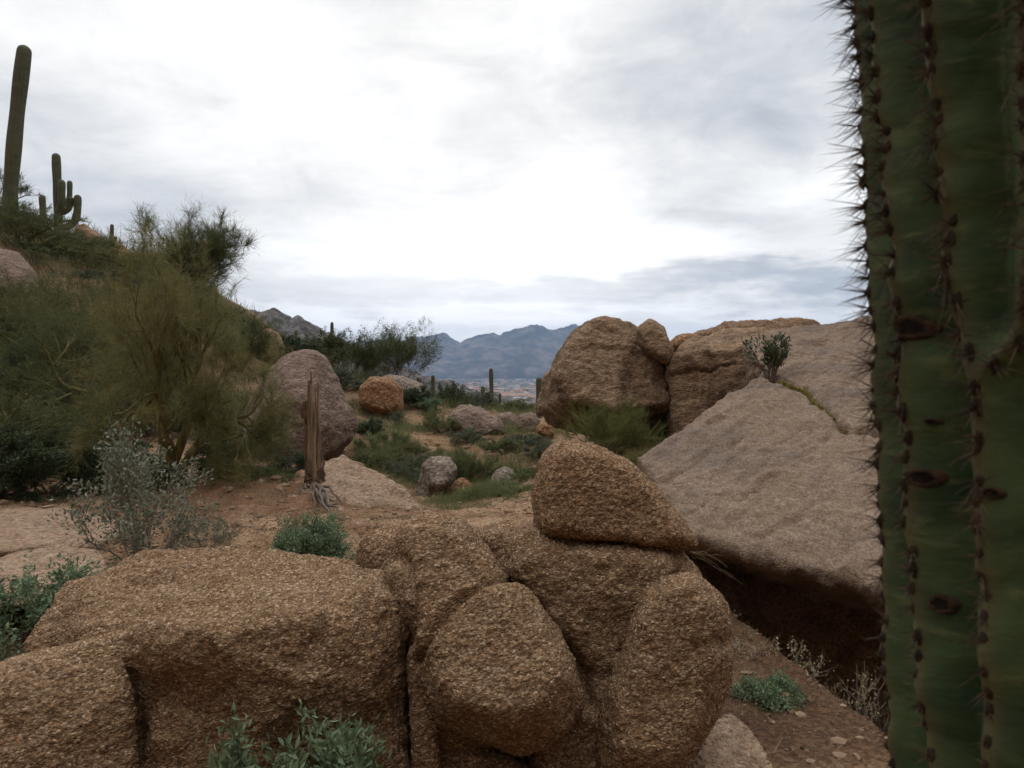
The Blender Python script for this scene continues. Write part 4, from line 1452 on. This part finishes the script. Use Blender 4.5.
shrub(48, 436, 8.3, 120, 'big dark green bush rooted behind the layered ledge', 44, n=9000, ll=.035, lw=.02, group=HB)
shrub(112, 446, 8.6, 84, 'dark bush filling the shade behind the brittlebush', 45, n=6000, ll=.032, lw=.018, group=HB)
shrub(-12, 430, 8.0, 110, 'dark bush cut off by the picture edge above the layered ledge', 46, n=7000, ll=.035, lw=.02, group=HB)
shrub(222, 440, 9.2, 56, 'leafy green bush just right of the yellow-green trunk', 47, n=5500, ll=.03, lw=.017, group=HB)
shrub(158, 462, 8.4, 60, 'low grey-green bush at the foot of the yellow-green trunk', 48, leaf='leaf_grey', n=2600, ll=.028, lw=.014, twigs=1200, group=HB)
shrub(262, 470, 9.0, 50, 'low green bush on the bank between trunk and dead saguaro', 49, leaf='grass_green', n=2000, ll=.028, lw=.012, twigs=1500, group=HB)
shrub(5, 350, 12.5, 110, 'dark green leafy bush below the boulder at the picture edge', 50, n=9000, ll=.045, lw=.026, group=HB)
shrub(150, 372, 11.5, 90, 'dark bush showing through the branches behind the soft olive palo verde', 43, n=7000, ll=.04, lw=.024, group=HB)

# --- ridge bushes
RB = 'bushes along the ridge'
shrub(332, 333, 22.5, 62, 'olive rounded creosote bush at the near end of the ridge row', 51, leaf='creosote', n=9000, ll=.05, lw=.026, mains=12, up=.6, spread=(.8, .5), twigs=2500, tl=.35, name='creosote_bush', group=RB)
shrub(362, 342, 23.5, 50, 'lower creosote bush in the dip of the ridge row', 52, leaf='creosote', n=5000, ll=.05, lw=.024, mains=10, up=.7, spread=(.8, .5), twigs=1800, tl=.35, name='creosote_bush', group=RB)
shrub(394, 326, 23, 80, 'open upright creosote bush with bare tips at the end of the ridge row', 53, leaf='creosote', n=9000, ll=.05, lw=.022, mains=15, up=.9, spread=(.75, .4), twigs=5000, tl=.45, name='creosote_bush', group=RB)
shrub(344, 370, 19.5, 38, 'low grey-green bush beside the squat orange boulder', 54, leaf='leaf_grey', n=4500, ll=.045, lw=.025, group=RB)
shrub(410, 388, 19, 38, 'dark green low bush right of the squat orange boulder', 55, n=4000, ll=.045, lw=.026, group=RB)
shrub(430, 399, 18.5, 20, 'pale grey round bush on the sandy rise', 56, leaf='leaf_sage', n=2500, ll=.035, lw=.02, group=RB)
shrub(452, 386, 21, 44, 'dark twiggy bush in front of the valley town', 57, n=4500, ll=.05, lw=.026, twigs=1500, group=RB)
shrub(482, 392, 22, 34, 'olive bush around the slim saguaro', 58, leaf='leaf_grey', n=3000, ll=.05, lw=.026, twigs=1500, group=RB)
shrub(520, 402, 21, 40, 'low bright green bush on the rim above the low row of rocks', 59, leaf='grass_green', n=3000, ll=.05, lw=.024, group=RB)

# --- middle scrub
MS = 'green scrub in the wash'
shrub(367, 421, 14.8, 30, 'small dark green bush on the sandy rise beside the cone-shaped boulder', 61, n=3000, ll=.035, lw=.022, group=MS)
shrub(396, 436, 13.2, 84, 'broad grassy green bush above the bare outcrop', 62, leaf='grass_green', n=5000, ll=.05, lw=.012, twigs=9000, tl=.2, spread=(1.2, .5), group=MS, up=.5)
shrub(440, 412, 16.5, 36, 'low green tuft on the sand beside the reddish rock', 63, leaf='grass_green', n=3000, ll=.035, lw=.014, twigs=2500, group=MS)
shrub(425, 470, 11.4, 36, 'dull green twiggy bush behind the grey overhanging rock', 64, leaf='leaf_grey', n=1600, ll=.025, lw=.012, twigs=2500, group=MS)
shrub(470, 452, 12.0, 56, 'loose olive bush hanging over the hollow in the wash', 65, leaf='grass_green', n=2500, ll=.03, lw=.012, twigs=6000, tl=.2, group=MS, up=.5)
shrub(535, 437, 14.5, 60, 'dark green scrub below the pale rocks of the low row', 66, leaf='leaf_grey', n=5000, ll=.035, lw=.018, twigs=2500, group=MS)
shrub(505, 440, 14, 50, 'mid-green scrub below the reddish rock', 67, leaf='grass_green', n=4000, ll=.035, lw=.016, twigs=3000, group=MS)
shrub(500, 488, 10.4, 60, 'pale green grassy bush at the bottom of the wash', 68, leaf='grass_green', n=2500, ll=.03, lw=.012, twigs=6500, tl=.2, group=MS, up=.5)
shrub(530, 470, 11.4, 50, 'green bush hidden beside the balanced capstone', 69, leaf='grass_green', n=3500, ll=.03, lw=.014, twigs=3000, group=MS)
palo_verde(608, 405, 10.8, 92, 'bright yellow-green palo verde shrub under the big angular boulder', 70, n=16000, mat='verde_bright', mains=9, up=.8, spread=(.8, .4), lev=3, kids=(6, 5), jit=.3, r0=.02, L=.3,
           name='palo_verde_shrub', cat='shrub', group=MS)
shrub(640, 452, 8.6, 44, 'small green shrub at the lower corner of the tilted slab', 71, leaf='verde_bright', n=600, ll=.02, lw=.01, twigs=2500, group=MS)
shrub(396, 402, 18.2, 12, 'tiny tuft on the sand in front of the squat orange boulder', 72, leaf='leaf_grey', n=700, ll=.03, lw=.014, group=MS)
shrub(398, 410, 16.8, 16, 'little bush alone on the open sand', 73, leaf='leaf_grey', n=900, ll=.03, lw=.014, group=MS)

shrub(452, 462, 12.4, 44, 'dark green bush behind the reddish crumbling rock', 74, n=3500, ll=.03, lw=.017, twigs=800, group=MS)
shrub(482, 492, 9.9, 46, 'light green grassy clump in front of the smooth pale grey rock', 75, leaf='grass_green', n=1500, ll=.028, lw=.011, twigs=4500, tl=.18, group=MS, up=.5)
shrub(524, 494, 9.8, 46, 'green leafy clump at the wash bottom near the capstone', 76, leaf='grass_green', n=2600, ll=.028, lw=.013, twigs=2500, group=MS)
shrub(372, 452, 12.2, 44, 'grassy green bush between cone-shaped boulder and broad bush', 77, leaf='grass_green', n=2600, ll=.03, lw=.013, twigs=3500, tl=.18, group=MS, up=.5)
shrub(410, 456, 11.9, 50, 'dull green bush above the lower end of the bare outcrop', 78, leaf='leaf_grey', n=2800, ll=.028, lw=.013, twigs=2500, group=MS)
shrub(548, 448, 13.0, 44, 'green scrub between capstone and big angular boulder', 79, leaf='leaf_grey', n=3500, ll=.034, lw=.018, twigs=1500, group=MS)
shrub(470, 430, 15.5, 40, 'grey-green scrub at the foot of the reddish rock', 80, leaf='leaf_grey', n=2600, ll=.034, lw=.016, twigs=2000, group=MS)

# --- foreground plants
FP = 'small plants around the foreground boulders'
shrub(140, 438, 5.6, 108, 'silvery brittlebush with bare stems behind the loaf-shaped boulder', 81, leaf='leaf_silver', n=2000, ll=.038, lw=.018, mains=11, lev=3, kids=(5, 4), up=.6, spread=(.85, .5), r0=.011, bark='bark_grey',
      name='brittlebush', group=FP)
shrub(304, 522, 5.6, 78, 'dense dome-shaped green bush peeking over the loaf-shaped boulder', 82, leaf='leaf_sage', n=11000, ll=.024, lw=.010, mains=22, spread=(1.25, .5), group=FP)
shrub(30, 564, 4.2, 150, 'sprawling sage-green bush beside the loaf-shaped boulder', 83, leaf='leaf_sage', n=4200, ll=.032, lw=.014, mains=12, spread=(1.25, .6), group=FP)
shrub(-6, 648, 3.1, 40, 'scrap of green bush at the picture edge above the low rounded block', 84, leaf='leaf_sage', n=700, ll=.03, lw=.014, group=FP)
shrub(322, 736, 2.25, 104, 'leafy sage plant growing at the foot of the loaf-shaped boulder', 85, leaf='leaf_sage', n=2600, ll=.036, lw=.012, mains=16, lev=2, kids=(6,), spread=(1.1, .6), up=.5, r0=.006, group=FP,
      depth=.35)
shrub(237, 738, 2.2, 34, 'small sprig of sage leaves beside the leafy sage plant', 86, leaf='leaf_sage', n=700, ll=.036, lw=.012, mains=5, lev=2, kids=(5,), spread=(.5, .5), up=.6, r0=.004, group=FP)
shrub(770, 690, 3.6, 66, 'small grey-green bush on the orange soil below the cave', 87, leaf='leaf_sage', n=1500, ll=.022, lw=.009, mains=10, group=FP)
shrub(798, 645, 4.1, 60, 'thin dry weed with pale seed heads in the cave mouth', 88, leaf='grass_dry', n=130, ll=.018, lw=.012, mains=6, lev=2, kids=(5,), spread=(1.0, .6), r0=.0022, bark='bark_grey', name='dry_weed', cat='weed', twigs=60, tl=.06, group=FP)
shrub(732, 640, 4.2, 60, 'dry leafless weed between the leaning lobe and the cave', 89, leaf='grass_dry', n=60, ll=.018, lw=.008, mains=6, lev=2, kids=(5,), spread=(1.0, .6), r0=.0022, bark='bark_grey', name='dry_weed', cat='weed', twigs=120, tl=.06, group=FP)
shrub(868, 672, 3.5, 44, 'dry twiggy weed at the foot of the near saguaro', 90, leaf='grass_dry', n=60, ll=.018, lw=.008, mains=6, lev=2, kids=(5,), spread=(.8, .6), r0=.0022, bark='bark_grey', name='dry_weed', cat='weed', twigs=160, tl=.06, group=FP)
shrub(210, 520, 6.2, 60, 'wispy grey weed on the bank below the yellow-green trunk', 91, leaf='leaf_grey', n=500, ll=.02, lw=.009, mains=8, lev=2, kids=(5,), spread=(1.0, .6), r0=.003, bark='bark_grey', name='dry_weed', cat='weed', twigs=500, tl=.08, group=FP)
# bush rooted in the crack of the slab
cb = sl(770, 377) - Vector((0, 0, .05))
shrub(0, 0, 0, 0, 'dark green bush rooted in the crack of the tilted slab', 92, leaf='leaf_dark', n=420, ll=.06, lw=.024, mains=7, lev=2, kids=(5,), spread=(.6, .4), up=.9, r0=.014, group=FP,
      loc=cb, hw=(.58, .42), jit=.5)


# ------------------------------------------------------------------ dead saguaro skeleton
def on_ground(u, v):
    d = ray(u, v)
    t = 6.0
    while t < 60:
        p = Vector((0, 0, CAMZ)) + d * t
        if p.z < gz(p.x, p.y):
            return p
        t += .02
    return p


def dead_saguaro():
    Y = 8.6
    x = (316 - W / 2) / F * Y
    root = empty('dead_saguaro', (x, Y, gz(x, Y) - .05), 'dead saguaro skeleton of bare wooden ribs standing by the outcrop', 'dead cactus')
    z0 = root.location.z
    rng = np.random.RandomState(4)

    def loc(u, v, dy=0.0):
        p = P(u, v, Y) - root.location
        return np.array((p.x, dy, p.z))
    # bare ribs rising from the stump
    for ub, ut, vt, r, dy in ((310, 308, 381, .020, .0), (311.5, 310.5, 371, .013, .03), (313, 311.5, 384, .022, -.03), (318.5, 318, 382, .022, .0), (312, 309, 400, .026, -.05), (319, 317, 402, .022, .05), (316, 314, 410, .03, -.06), (309, 306.5, 408, .02, .05), (311, 309, 392, .009, -.07), (314, 313, 397, .010, -.08), (317, 316.5, 391, .009, -.06), (308, 305, 418, .012, -.04), (319, 319.5, 412, .011, -.05), (315, 315.5, 404, .008, -.09)):
        a, b = loc(ub, 492, dy), loc(ut, vt, dy * .7)
        r *= 1.25
        t = np.linspace(0, 1, 9)[:, None]
        pp = a * (1 - t) + b * t + rng.normal(size=(9, 3)) * .005
        mb = MB()
        mb.tube(pp, np.linspace(r * 1.2, r * .6, 9) * rng.uniform(.85, 1.15, 9), 6, True)
        new_obj('wood_rib', mb.mesh('wood_rib', [M['dead_wood']], False), root)
    # bark left on the lower trunk, ragged top
    n, na = 22, 22
    v = []
    ang = np.arange(na) * 2 * math.pi / na
    for i in range(n):
        s = i / (n - 1)
        c = None
        for a in ang:
            top = .55 + .45 * (.5 + .5 * math.sin(a * 2 + 1)) * (.5 + .5 * math.sin(a * 5))
            ss = min(s, top)
            c = loc(314.5 + (1 - ss) * 1.5, 500 - 52 * ss)
            r = (.088 + .07 * (1 - ss) ** 3) * (1 + .16 * math.sin(a * 7 + ss * 4))
            v.append(c + np.array((math.cos(a) * r, math.sin(a) * r, 0)))
    v = np.array(v)
    v += .06 * fbm(v * 11, 3)[:, None] * np.array((1, 1, .8))
    idx = np.arange(n * na).reshape(n, na)
    nx = np.roll(idx, -1, 1)
    f = np.stack([idx[:-1], nx[:-1], nx[1:], idx[1:]], -1).reshape(-1, 4)
    new_obj('bark', mesh_np('bark', v, f, [M['dead_bark']], False), root)
    # broken stub of bark on one side
    mb = MB()
    mb.tube([loc(309, 425), loc(305.5, 416), loc(304, 408), loc(305, 401)], [.03, .05, .045, .02], 7, True)
    new_obj('stub', mb.mesh('stub', [M['dead_bark']], False), root)
    # roots splayed down the bank
    for ue, ve, r in ((322, 508, .030), (333, 513, .034), (339, 517, .030), (328, 516, .026), (345, 508, .022), (312, 508, .022), (296, 497, .020), (337, 508, .03)):
        a = loc(316 + rng.uniform(-2, 4), 484, -.08)
        g_ = on_ground(ue, ve) - root.location
        e = np.array(g_)
        t = np.linspace(0, 1, 8)[:, None]
        mid = (a + e) / 2 + np.array((0, -.04, .10))
        pp = a * (1 - t) ** 2 + 2 * mid * t * (1 - t) + e * t ** 2 + rng.normal(size=(8, 3)) * .016
        pp[-1, 2] -= .05
        r *= .68
        mb = MB()
        mb.tube(pp, np.linspace(r * 1.3, r * .5, 8), 6, True)
        new_obj('root', mb.mesh('root', [M['root']], False), root)


dead_saguaro()


# dry stalks hanging out of the gap under the capstone
def dry_stalks():
    b = P(690, 552, 3.45)
    root = empty('dry_stalks', b, 'thin dry pale stalks sticking out from under the capstone', 'dry stalks')
    rng = np.random.RandomState(8)
    for k, (u, v) in enumerate(((728, 566), (722, 556), (712, 548), (733, 578), (745, 584), (700, 575))):
        e = P(u, v, 3.45 - .1 + .05 * k) - b
        e = np.array(e)
        t = np.linspace(0, 1, 8)[:, None]
        pp = e * t + np.array((0, 0, .05)) * (t * (1 - t)) * rng.uniform(-1, 2) + rng.normal(size=(8, 3)) * .003
        mb = MB()
        mb.tube(pp, np.linspace(.0013, .0007, 8), 4)
        new_obj('stem', mb.mesh('stem', [M['grass_dry']]), root)


dry_stalks()


# ------------------------------------------------------------------ scattered ground cover (uncountable)
def scatter_points(rng, n, ymin, ymax, us):
    u = rng.uniform(us[0], us[1], n)
    Y = np.exp(rng.uniform(math.log(ymin), math.log(ymax), n))
    x = (u - W / 2) / F * Y
    return np.stack([x, Y, ground_z(x, Y)], 1)


def gravel():
    rng = np.random.RandomState(21)
    bm = bmesh.new()
    bmesh.ops.create_icosphere(bm, subdivisions=1, radius=1)
    base = np.array([v.co[:] for v in bm.verts])
    tri = np.array([[v.index for v in f.verts] for f in bm.faces])
    bm.free()
    pts_ = np.concatenate([scatter_points(rng, 900, 2.9, 6, (640, 960)), scatter_points(rng, 7500, 5, 22, (-40, 560))])
    mb = MB()
    n = len(pts_)
    s = .004 + .06 * rng.rand(n) ** 12 + .008 * rng.rand(n) ** 2
    s *= np.clip(pts_[:, 1] / 6, .7, 2.0)
    al = rng.uniform(.6, 1.2, (n, 3)) * s[:, None]
    al[:, 2] *= .7
    V = base[None] * (1 + .22 * rng.normal(size=(n, len(base), 1))) * al[:, None]
    V = V + pts_[:, None] + np.array((0, 0, .0))
    f = (np.arange(n) * len(base))[:, None, None] + tri[None]
    mb.add(V.reshape(-1, 3), tris=f.reshape(-1, 3), rt=np.repeat(rng.rand(n), len(tri)))
    o = new_obj('gravel', mb.mesh('gravel', [leaf_mat('loose_stones', (.16, .10, .06), (.30, .205, .135), .9, 0)], False))
    o['kind'] = 'stuff'
    tag(o, 'loose stones scattered over the sandy ground', 'gravel')


gravel()


def dry_grass():
    rng = np.random.RandomState(22)
    mb = MB()
    cs = np.concatenate([scatter_points(rng, 420, 5.5, 20, (180, 560)), scatter_points(rng, 45, 3.4, 5.5, (700, 880)), scatter_points(rng, 50, 4.5, 8, (-60, 330))])
    for c in cs:
        n = rng.randint(20, 60)
        sc = min(1.6, max(.6, c[1] / 9))
        C = c + np.concatenate([rng.normal(size=(n, 2)) * .07 * sc, np.zeros((n, 1))], 1)
        grass_blades(mb, rng, C, .13 * sc, .0025 * sc, .6, n)
    o = new_obj('dry_grass', mb.mesh('dry_grass', [M['grass_dry']], False))
    tag(o, 'wispy dry grass growing over the sand', 'grass', kind='stuff')
    mb = MB()
    cs = np.concatenate([scatter_points(rng, 5200, 5.2, 17, (-40, 560)), scatter_points(rng, 120, 3.0, 5, (690, 880))])
    keep = fbm(cs * np.array((.8, .8, 0)) + 8, 3) > -.12
    cs = cs[keep] + np.array((0, 0, .012))
    n = len(cs)
    az = rng.uniform(0, 6.283, n)
    dd = np.stack([np.cos(az), np.sin(az), rng.uniform(-.05, .25, n)], 1)
    add_twigs(mb, rng, cs, dd, .12, .008, .05)
    add_leaves(mb, rng, cs + rng.normal(size=(n, 3)) * np.array((.1, .1, 0)), dd, .03, .016, .3)
    o = new_obj('litter', mb.mesh('litter', [leaf_mat('dead_litter', (.05, .035, .022), (.22, .16, .10), .9, 0)], False))
    tag(o, 'dead twigs and leaf litter strewn over the ground', 'litter', kind='stuff')
    mb = MB()
    cs = np.concatenate([scatter_points(rng, 330, 11, 17, (360, 660)), scatter_points(rng, 200, 8.8, 12.5, (425, 660)), scatter_points(rng, 120, 17, 24, (330, 560))])
    keep = fbm(cs * np.array((.45, .45, 0)) + 2, 3) > -.02
    for c in cs[keep]:
        n = rng.randint(50, 110)
        sc = min(1.7, max(.7, c[1] / 10))
        C = c + np.concatenate([rng.normal(size=(n, 2)) * .12 * sc, np.zeros((n, 1))], 1)
        grass_blades(mb, rng, C, .20 * sc, .004 * sc, .6, n)
    o = new_obj('green_grass', mb.mesh('green_grass', [M['grass_green']], False))
    tag(o, 'green grass and low growth carpeting the wash', 'grass', kind='stuff')
    # low scrub knitting the hillside together
    mb = MB()
    cs = np.concatenate([scatter_points(rng, 420, 11, 30, (-80, 260)), scatter_points(rng, 120, 20, 30, (250, 560))])
    cs = cs[cs[:, 2] > .55]
    for c in cs:
        n = rng.randint(60, 140)
        sc = max(.8, c[1] / 14)
        C = c + np.concatenate([rng.normal(size=(n, 2)) * .22 * sc, np.zeros((n, 1))], 1)
        grass_blades(mb, rng, C, .42 * sc, .008 * sc, .7, n)
    o = new_obj('hillside_scrub', mb.mesh('hillside_scrub', [M['creosote']], False))
    tag(o, 'low green scrub knitting the hillside together', 'scrub', kind='stuff')


dry_grass()


# moss lining the slab's crack
def crack_moss():
    rng = np.random.RandomState(12)
    mb = MB()
    L = np.array([sl(u, v, .995)[:] for u, v in CRK[1:-1]])
    for k in range(2600):
        i = rng.randint(1, len(L) - 2)
        t = rng.rand()
        c = L[i] * (1 - t) + L[i + 1] * t + rng.normal(size=3) * np.array((.016, .018, .008)) + np.array((0, 0, -.018))
        grass_blades(mb, rng, c[None], .035, .012, .9, 1)
    o = new_obj('moss', mb.mesh('moss', [M['moss']], False))
    tag(o, 'yellow-green moss lining the crack of the tilted slab', 'moss', kind='stuff')


crack_moss()


# ------------------------------------------------------------------ air
def haze():
    bm = bmesh.new()
    bmesh.ops.create_cube(bm, size=1)
    me = bpy.data.meshes.new('haze')
    bm.to_mesh(me)
    bm.free()
    o = new_obj('haze', me)
    o.scale = (19200, 19200, 620)
    o.location = (0, 0, -70 + 310)
    m = bpy.data.materials.new('haze_air')
    m.use_nodes = True
    nt = m.node_tree
    nt.nodes.remove(nt.nodes['Principled BSDF'])
    v = nt.nodes.new('ShaderNodeVolumePrincipled')
    v.inputs['Color'].default_value = (.46, .66, 1.0, 1)
    v.inputs['Density'].default_value = 8.3e-5
    v.inputs['Anisotropy'].default_value = .35
    nt.links.new(v.outputs[0], nt.nodes['Material Output'].inputs['Volume'])
    me.materials.append(m)
    o['kind'] = 'stuff'
    o['label'] = 'thin bluish haze lying over the valley'


haze()


# ------------------------------------------------------------------ sky and light
SUN_AZ, SUN_EL = math.radians(-6.5), math.radians(24)


def sky():
    w = bpy.data.worlds.new('World')
    SC.world = w
    w.use_nodes = True
    nt = w.node_tree
    bg = nt.nodes['Background']
    st = nt.nodes.new('ShaderNodeTexSky')
    st.sky_type = 'NISHITA'
    st.sun_disc = False
    st.sun_elevation = SUN_EL
    st.sun_rotation = SUN_AZ
    st.dust_density = 2.0
    tc = nt.nodes.new('ShaderNodeTexCoord')
    vec = ND(nt, tc.outputs['Generated'])
    sx = nt.nodes.new('ShaderNodeSeparateXYZ')
    nt.links.new(vec.s, sx.inputs[0])
    X, Y, Z = [ND(nt, sx.outputs[k]) for k in range(3)]
    az = X.f('ARCTAN2', Y)
    el = Z.f('ARCSINE')
    # cloud deck: flat layer seen in perspective
    den = Z.f('MAXIMUM', 0.0) + .16
    cb_ = nt.nodes.new('ShaderNodeCombineXYZ')
    nt.links.new((X / den).s, cb_.inputs[0])
    nt.links.new((Y / den).s, cb_.inputs[1])
    deck = ND(nt, cb_.outputs[0])
    n_big = noise_n(nt, deck, .9, 8, .55, .3)
    n_mid = noise_n(nt, mapping(nt, deck, (1, 1.6, 1), (0, 0, .5), (3, 1, 0)), 2.6, 9, .6, .5)
    wob = (noise_n(nt, mapping(nt, deck, (1, 1, 1), (0, 0, 0), (7, 3, 2)), 1.7, 7, .6) - .5)
    wob2 = (noise_n(nt, mapping(nt, deck, (1, 1, 1), (0, 0, 0), (1, 9, 5)), 1.9, 7, .6) - .5)
    a2 = az + wob * .26
    e2 = el + wob2 * .13

    def g(u, v, su, sv, ww=1.0):
        a0 = math.atan((u - 512) / F)
        e0 = math.atan((370 - v) / F * math.cos(a0))
        da = (a2 - a0) * (F / su)
        de = (e2 - e0) * (F / sv)
        return ((da * da + de * de) * -.5).f('EXPONENT') * ww

    def total(lst):
        r = None
        for it in lst:
            x = g(*it)
            r = x if r is None else r + x
        return r

    bright = total([(470, 258, 160, 40, .55), (400, 60, 190, 80, .06), (610, 222, 70, 34, .24), (250, 125, 80, 40, .12), (575, 40, 40, 80, .10), (815, 195, 50, 24, .20), (400, 318, 160, 9, .16),
                    (700, 258, 140, 9, .14), (60, 10, 130, 30, .08), (720, 310, 160, 5, .12), (100, 100, 60, 40, .06), (330, 330, 120, 8, .1)])
    dark = total([(745, 60, 110, 80, .30), (680, 222, 90, 14, .32), (160, 215, 170, 40, .27), (650, 284, 280, 10, .30), (330, 298, 90, 8, .13), (820, 272, 120, 20, .12), (500, 150, 70, 26, .07), (40, 80, 90, 60, .08), (560, 120, 60, 30, .05)])
    n_fin = noise_n(nt, mapping(nt, vec, (1, 1, 1.7), (0, 0, 0), (5, 2, 0)), 6.5, 8, .6, .5)
    up = el.ramp(.12, .45)
    nse = (n_big - .5) * .10 + (n_mid - .5) * .32 + (n_fin - .5) * .62 * el.ramp(.04, .25)
    # the overcast is brightest towards the veiled sun and dimmer behind the viewer
    sd = (math.sin(SUN_AZ) * math.cos(SUN_EL), math.cos(SUN_AZ) * math.cos(SUN_EL), math.sin(SUN_EL))
    dot = X * sd[0] + Y * sd[1] + Z * sd[2]
    base = dot.ramp(-.8, .80, .25, .91) + el.ramp(.52, 1.1) * 1.15
    lum = base + (bright - dark) + nse * (dot.ramp(-.5, .8, .5, 1.0))
    lum = lum.f('MAXIMUM', .12)
    col = mix(nt, lum.ramp(.50, .92), (.86, .92, 1.0), (1.0, .995, .985))
    sc_ = lum * 9.6
    vm = nt.nodes.new('ShaderNodeVectorMath')
    vm.operation = 'SCALE'
    nt.links.new(col.s, vm.inputs[0])
    nt.links.new(sc_.s, vm.inputs['Scale'])
    cl = ND(nt, vm.outputs[0])
    out = mix(nt, .985, ND(nt, st.outputs[0]), cl)
    nt.links.new(out.s, bg.inputs[0])
    bg.inputs[1].default_value = .1
    w.cycles.sampling_method = 'MANUAL'
    w.cycles.sample_map_resolution = 1024


sky()
sun = bpy.data.lights.new('sun', 'SUN')
sun.energy = .6
sun.angle = math.radians(25)
sun.color = (1, .96, .9)
so = bpy.data.objects.new('sun', sun)
COL.objects.link(so)
so.rotation_euler = (math.pi / 2 - SUN_EL, 0, math.pi - SUN_AZ)
so.rotation_euler = Vector((-math.sin(SUN_AZ) * math.cos(SUN_EL), -math.cos(SUN_AZ) * math.cos(SUN_EL), -math.sin(SUN_EL))).to_track_quat('-Z', 'Y').to_euler()

SC.view_settings.view_transform = 'Standard'
SC.view_settings.look = 'None'
SC.view_settings.exposure = 0.15
SC.view_settings.gamma = 1.0
SC.view_settings.use_curve_mapping = False
SC.cycles.max_bounces = 4
SC.cycles.diffuse_bounces = 3
SC.cycles.glossy_bounces = 2
SC.cycles.transmission_bounces = 3
SC.cycles.volume_bounces = 0
SC.cycles.use_denoising = True
